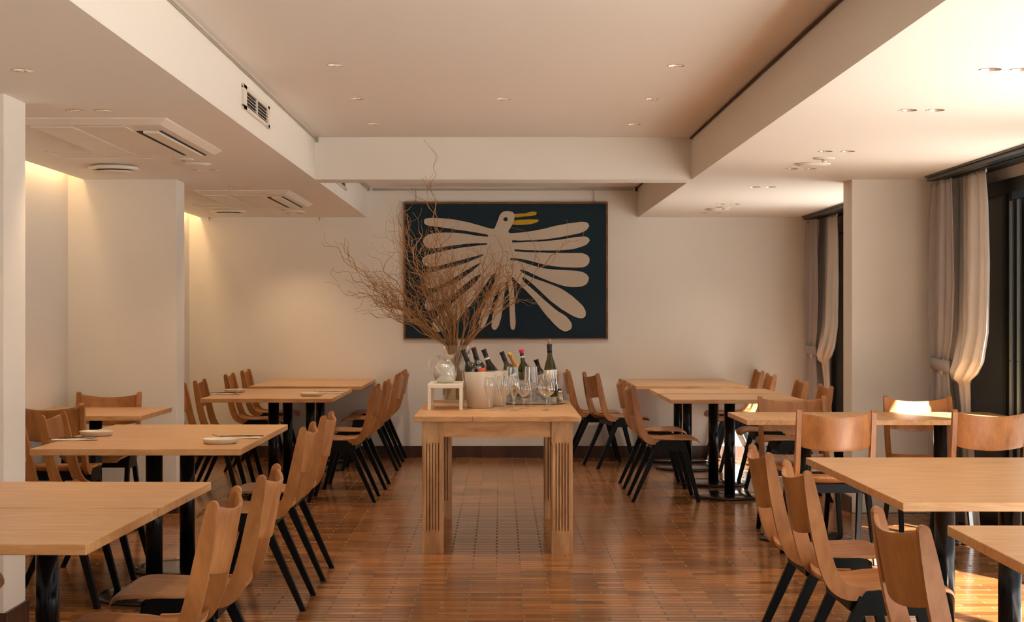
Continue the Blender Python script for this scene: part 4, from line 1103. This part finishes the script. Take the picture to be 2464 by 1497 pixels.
# ------------------------------------------------------------------ curtains
def interp(rows, z):
    for a, b_ in zip(rows, rows[1:]):
        if a[0] >= z >= b_[0]:
            k = (a[0]-z)/(a[0]-b_[0]+1e-9); k = k*k*(3-2*k) if len(a) > 5 else k
            return [a[i]+(b_[i]-a[i])*k for i in range(1, len(a))]
    return list(rows[-1][1:])
def curtain(name, rows, folds, m, seed, parent=None, dx=0.0, nz=70, fine=0.0):
    rd = random.Random(seed); z1, z0 = rows[0][0], rows[-1][0]
    ph = [rd.uniform(0, 6.28) for _ in range(4)]
    sm = smooth_curve([tuple(r_[1:4]) for r_ in rows], 1)
    def P(u, v):
        z = z1+(z0-z1)*v
        y0, y1, x, amp = interp(rows, z)
        uu = u+0.02*math.sin(3.1*v+ph[0])*math.sin(u*PI)
        s = math.sin(2*PI*folds*uu+ph[1]+0.6*math.sin(2.2*v+ph[2]))
        s *= 0.62+0.5*math.sin(2*PI*1.7*uu+ph[3])
        s2 = math.sin(2*PI*folds*2.3*uu+ph[3]+2.0*v)*0.22*fine
        return (x+dx+amp*(s+s2), y0+(y1-y0)*uu+0.010*math.cos(2*PI*folds*uu+ph[1]), z)
    return MB().grid(P, folds*14, nz).build(name, m, parent, solid=0.003, fix=False)
def curtain_set(y_off, near):
    # rows: z, y_far.. ordered y0 (near camera), y1 (far), x, amplitude
    w1 = 'near window, beside the pier' if near else 'far window, in the back corner'
    g = thing('drape', 'grey tied-back drape at the '+w1, 'curtain', (2.76, 10.4+y_off, 0))
    rows = [(2.135, 10.16, 10.60, 2.76, 0.024), (1.95, 10.13, 10.63, 2.76, 0.034), (1.45, 10.10, 10.68, 2.76, 0.040), (1.15, 10.16, 10.64, 2.76, 0.036),
            (1.02, 10.25, 10.60, 2.76, 0.026), (0.97, 10.25, 10.60, 2.76, 0.026), (0.80, 10.20, 10.63, 2.76, 0.032), (0.35, 10.13, 10.66, 2.76, 0.036), (0.012, 10.10, 10.68, 2.76, 0.036)]
    rows = [(z, a-10.4, b_-10.4, x-2.76, am) for z, a, b_, x, am in rows]
    curtain('cloth', rows, 6, 'greyfab', 3, g)
    tb_ = MB(); N = 28
    for zc in (0,):
        def Q(u, v):
            a = 2*PI*u; return (0.040*math.cos(a), 0.025+0.190*math.sin(a), 0.958+0.07*v+0.012*math.sin(a))
        tb_.grid(Q, N, 2)
    tb_.build('tieback', 'greyfab', g, solid=0.004, fix=False)
    s = thing('voile_curtain', 'white voile curtain ballooning over its tieback at the '+w1, 'curtain', (2.85, 9.8+y_off, 0))
    rows = [(2.150, 9.50, 10.18, 2.85, 0.020), (1.95, 9.46, 10.17, 2.85, 0.028), (1.60, 9.40, 10.14, 2.84, 0.034), (1.20, 9.40, 10.10, 2.83, 0.040), (1.02, 9.44, 10.11, 2.81, 0.050),
            (0.945, 9.54, 10.12, 2.80, 0.056), (0.905, 9.70, 10.12, 2.81, 0.045), (0.880, 9.80, 10.19, 2.84, 0.026), (0.70, 9.82, 10.17, 2.85, 0.020), (0.35, 9.72, 10.20, 2.85, 0.024), (0.015, 9.62, 10.24, 2.85, 0.028)]
    rows = [(z, a-9.8+0.25, b_-9.8+0.25, x-2.85, am) for z, a, b_, x, am in rows]
    curtain('cloth', rows, 5, 'voile', 8, s, nz=110, fine=1.0)
    def Q2(u, v):
        a = 2*PI*u; return (0.035*math.cos(a), 0.475+0.150*math.sin(a), 0.955+0.06*v)
    MB().grid(Q2, 28, 2).build('tieback', 'voile', s, solid=0.004, fix=False)
    # hooks / gliders
    for k in range(8):
        MB().box(-0.004, 0.004, -0.05+k*0.09, -0.042+k*0.09, 2.135, 2.160).build('glider', 'white', s)
curtain_set(0.0, True)
curtain_set(4.32, False)
def track(y0, y1, lab):
    r = thing('curtain_track', lab, 'curtain track', (2.80, y0, ZL))
    L_ = y1-y0
    MB().box(-0.09, 0.20, 0, L_, -0.012, 0).build('mounting_board', 'frame', r)
    MB().box(-0.075, -0.015, 0, L_, -0.034, -0.012).build('front_rail', 'frame', r)
    MB().box(0.015, 0.070, 0, L_, -0.030, -0.012).build('rear_rail', 'frame', r)
track(6.9, 10.62, 'black double curtain track on the ceiling above the near window')
track(Y2+0.25, 14.95, 'black double curtain track on the ceiling above the far window')
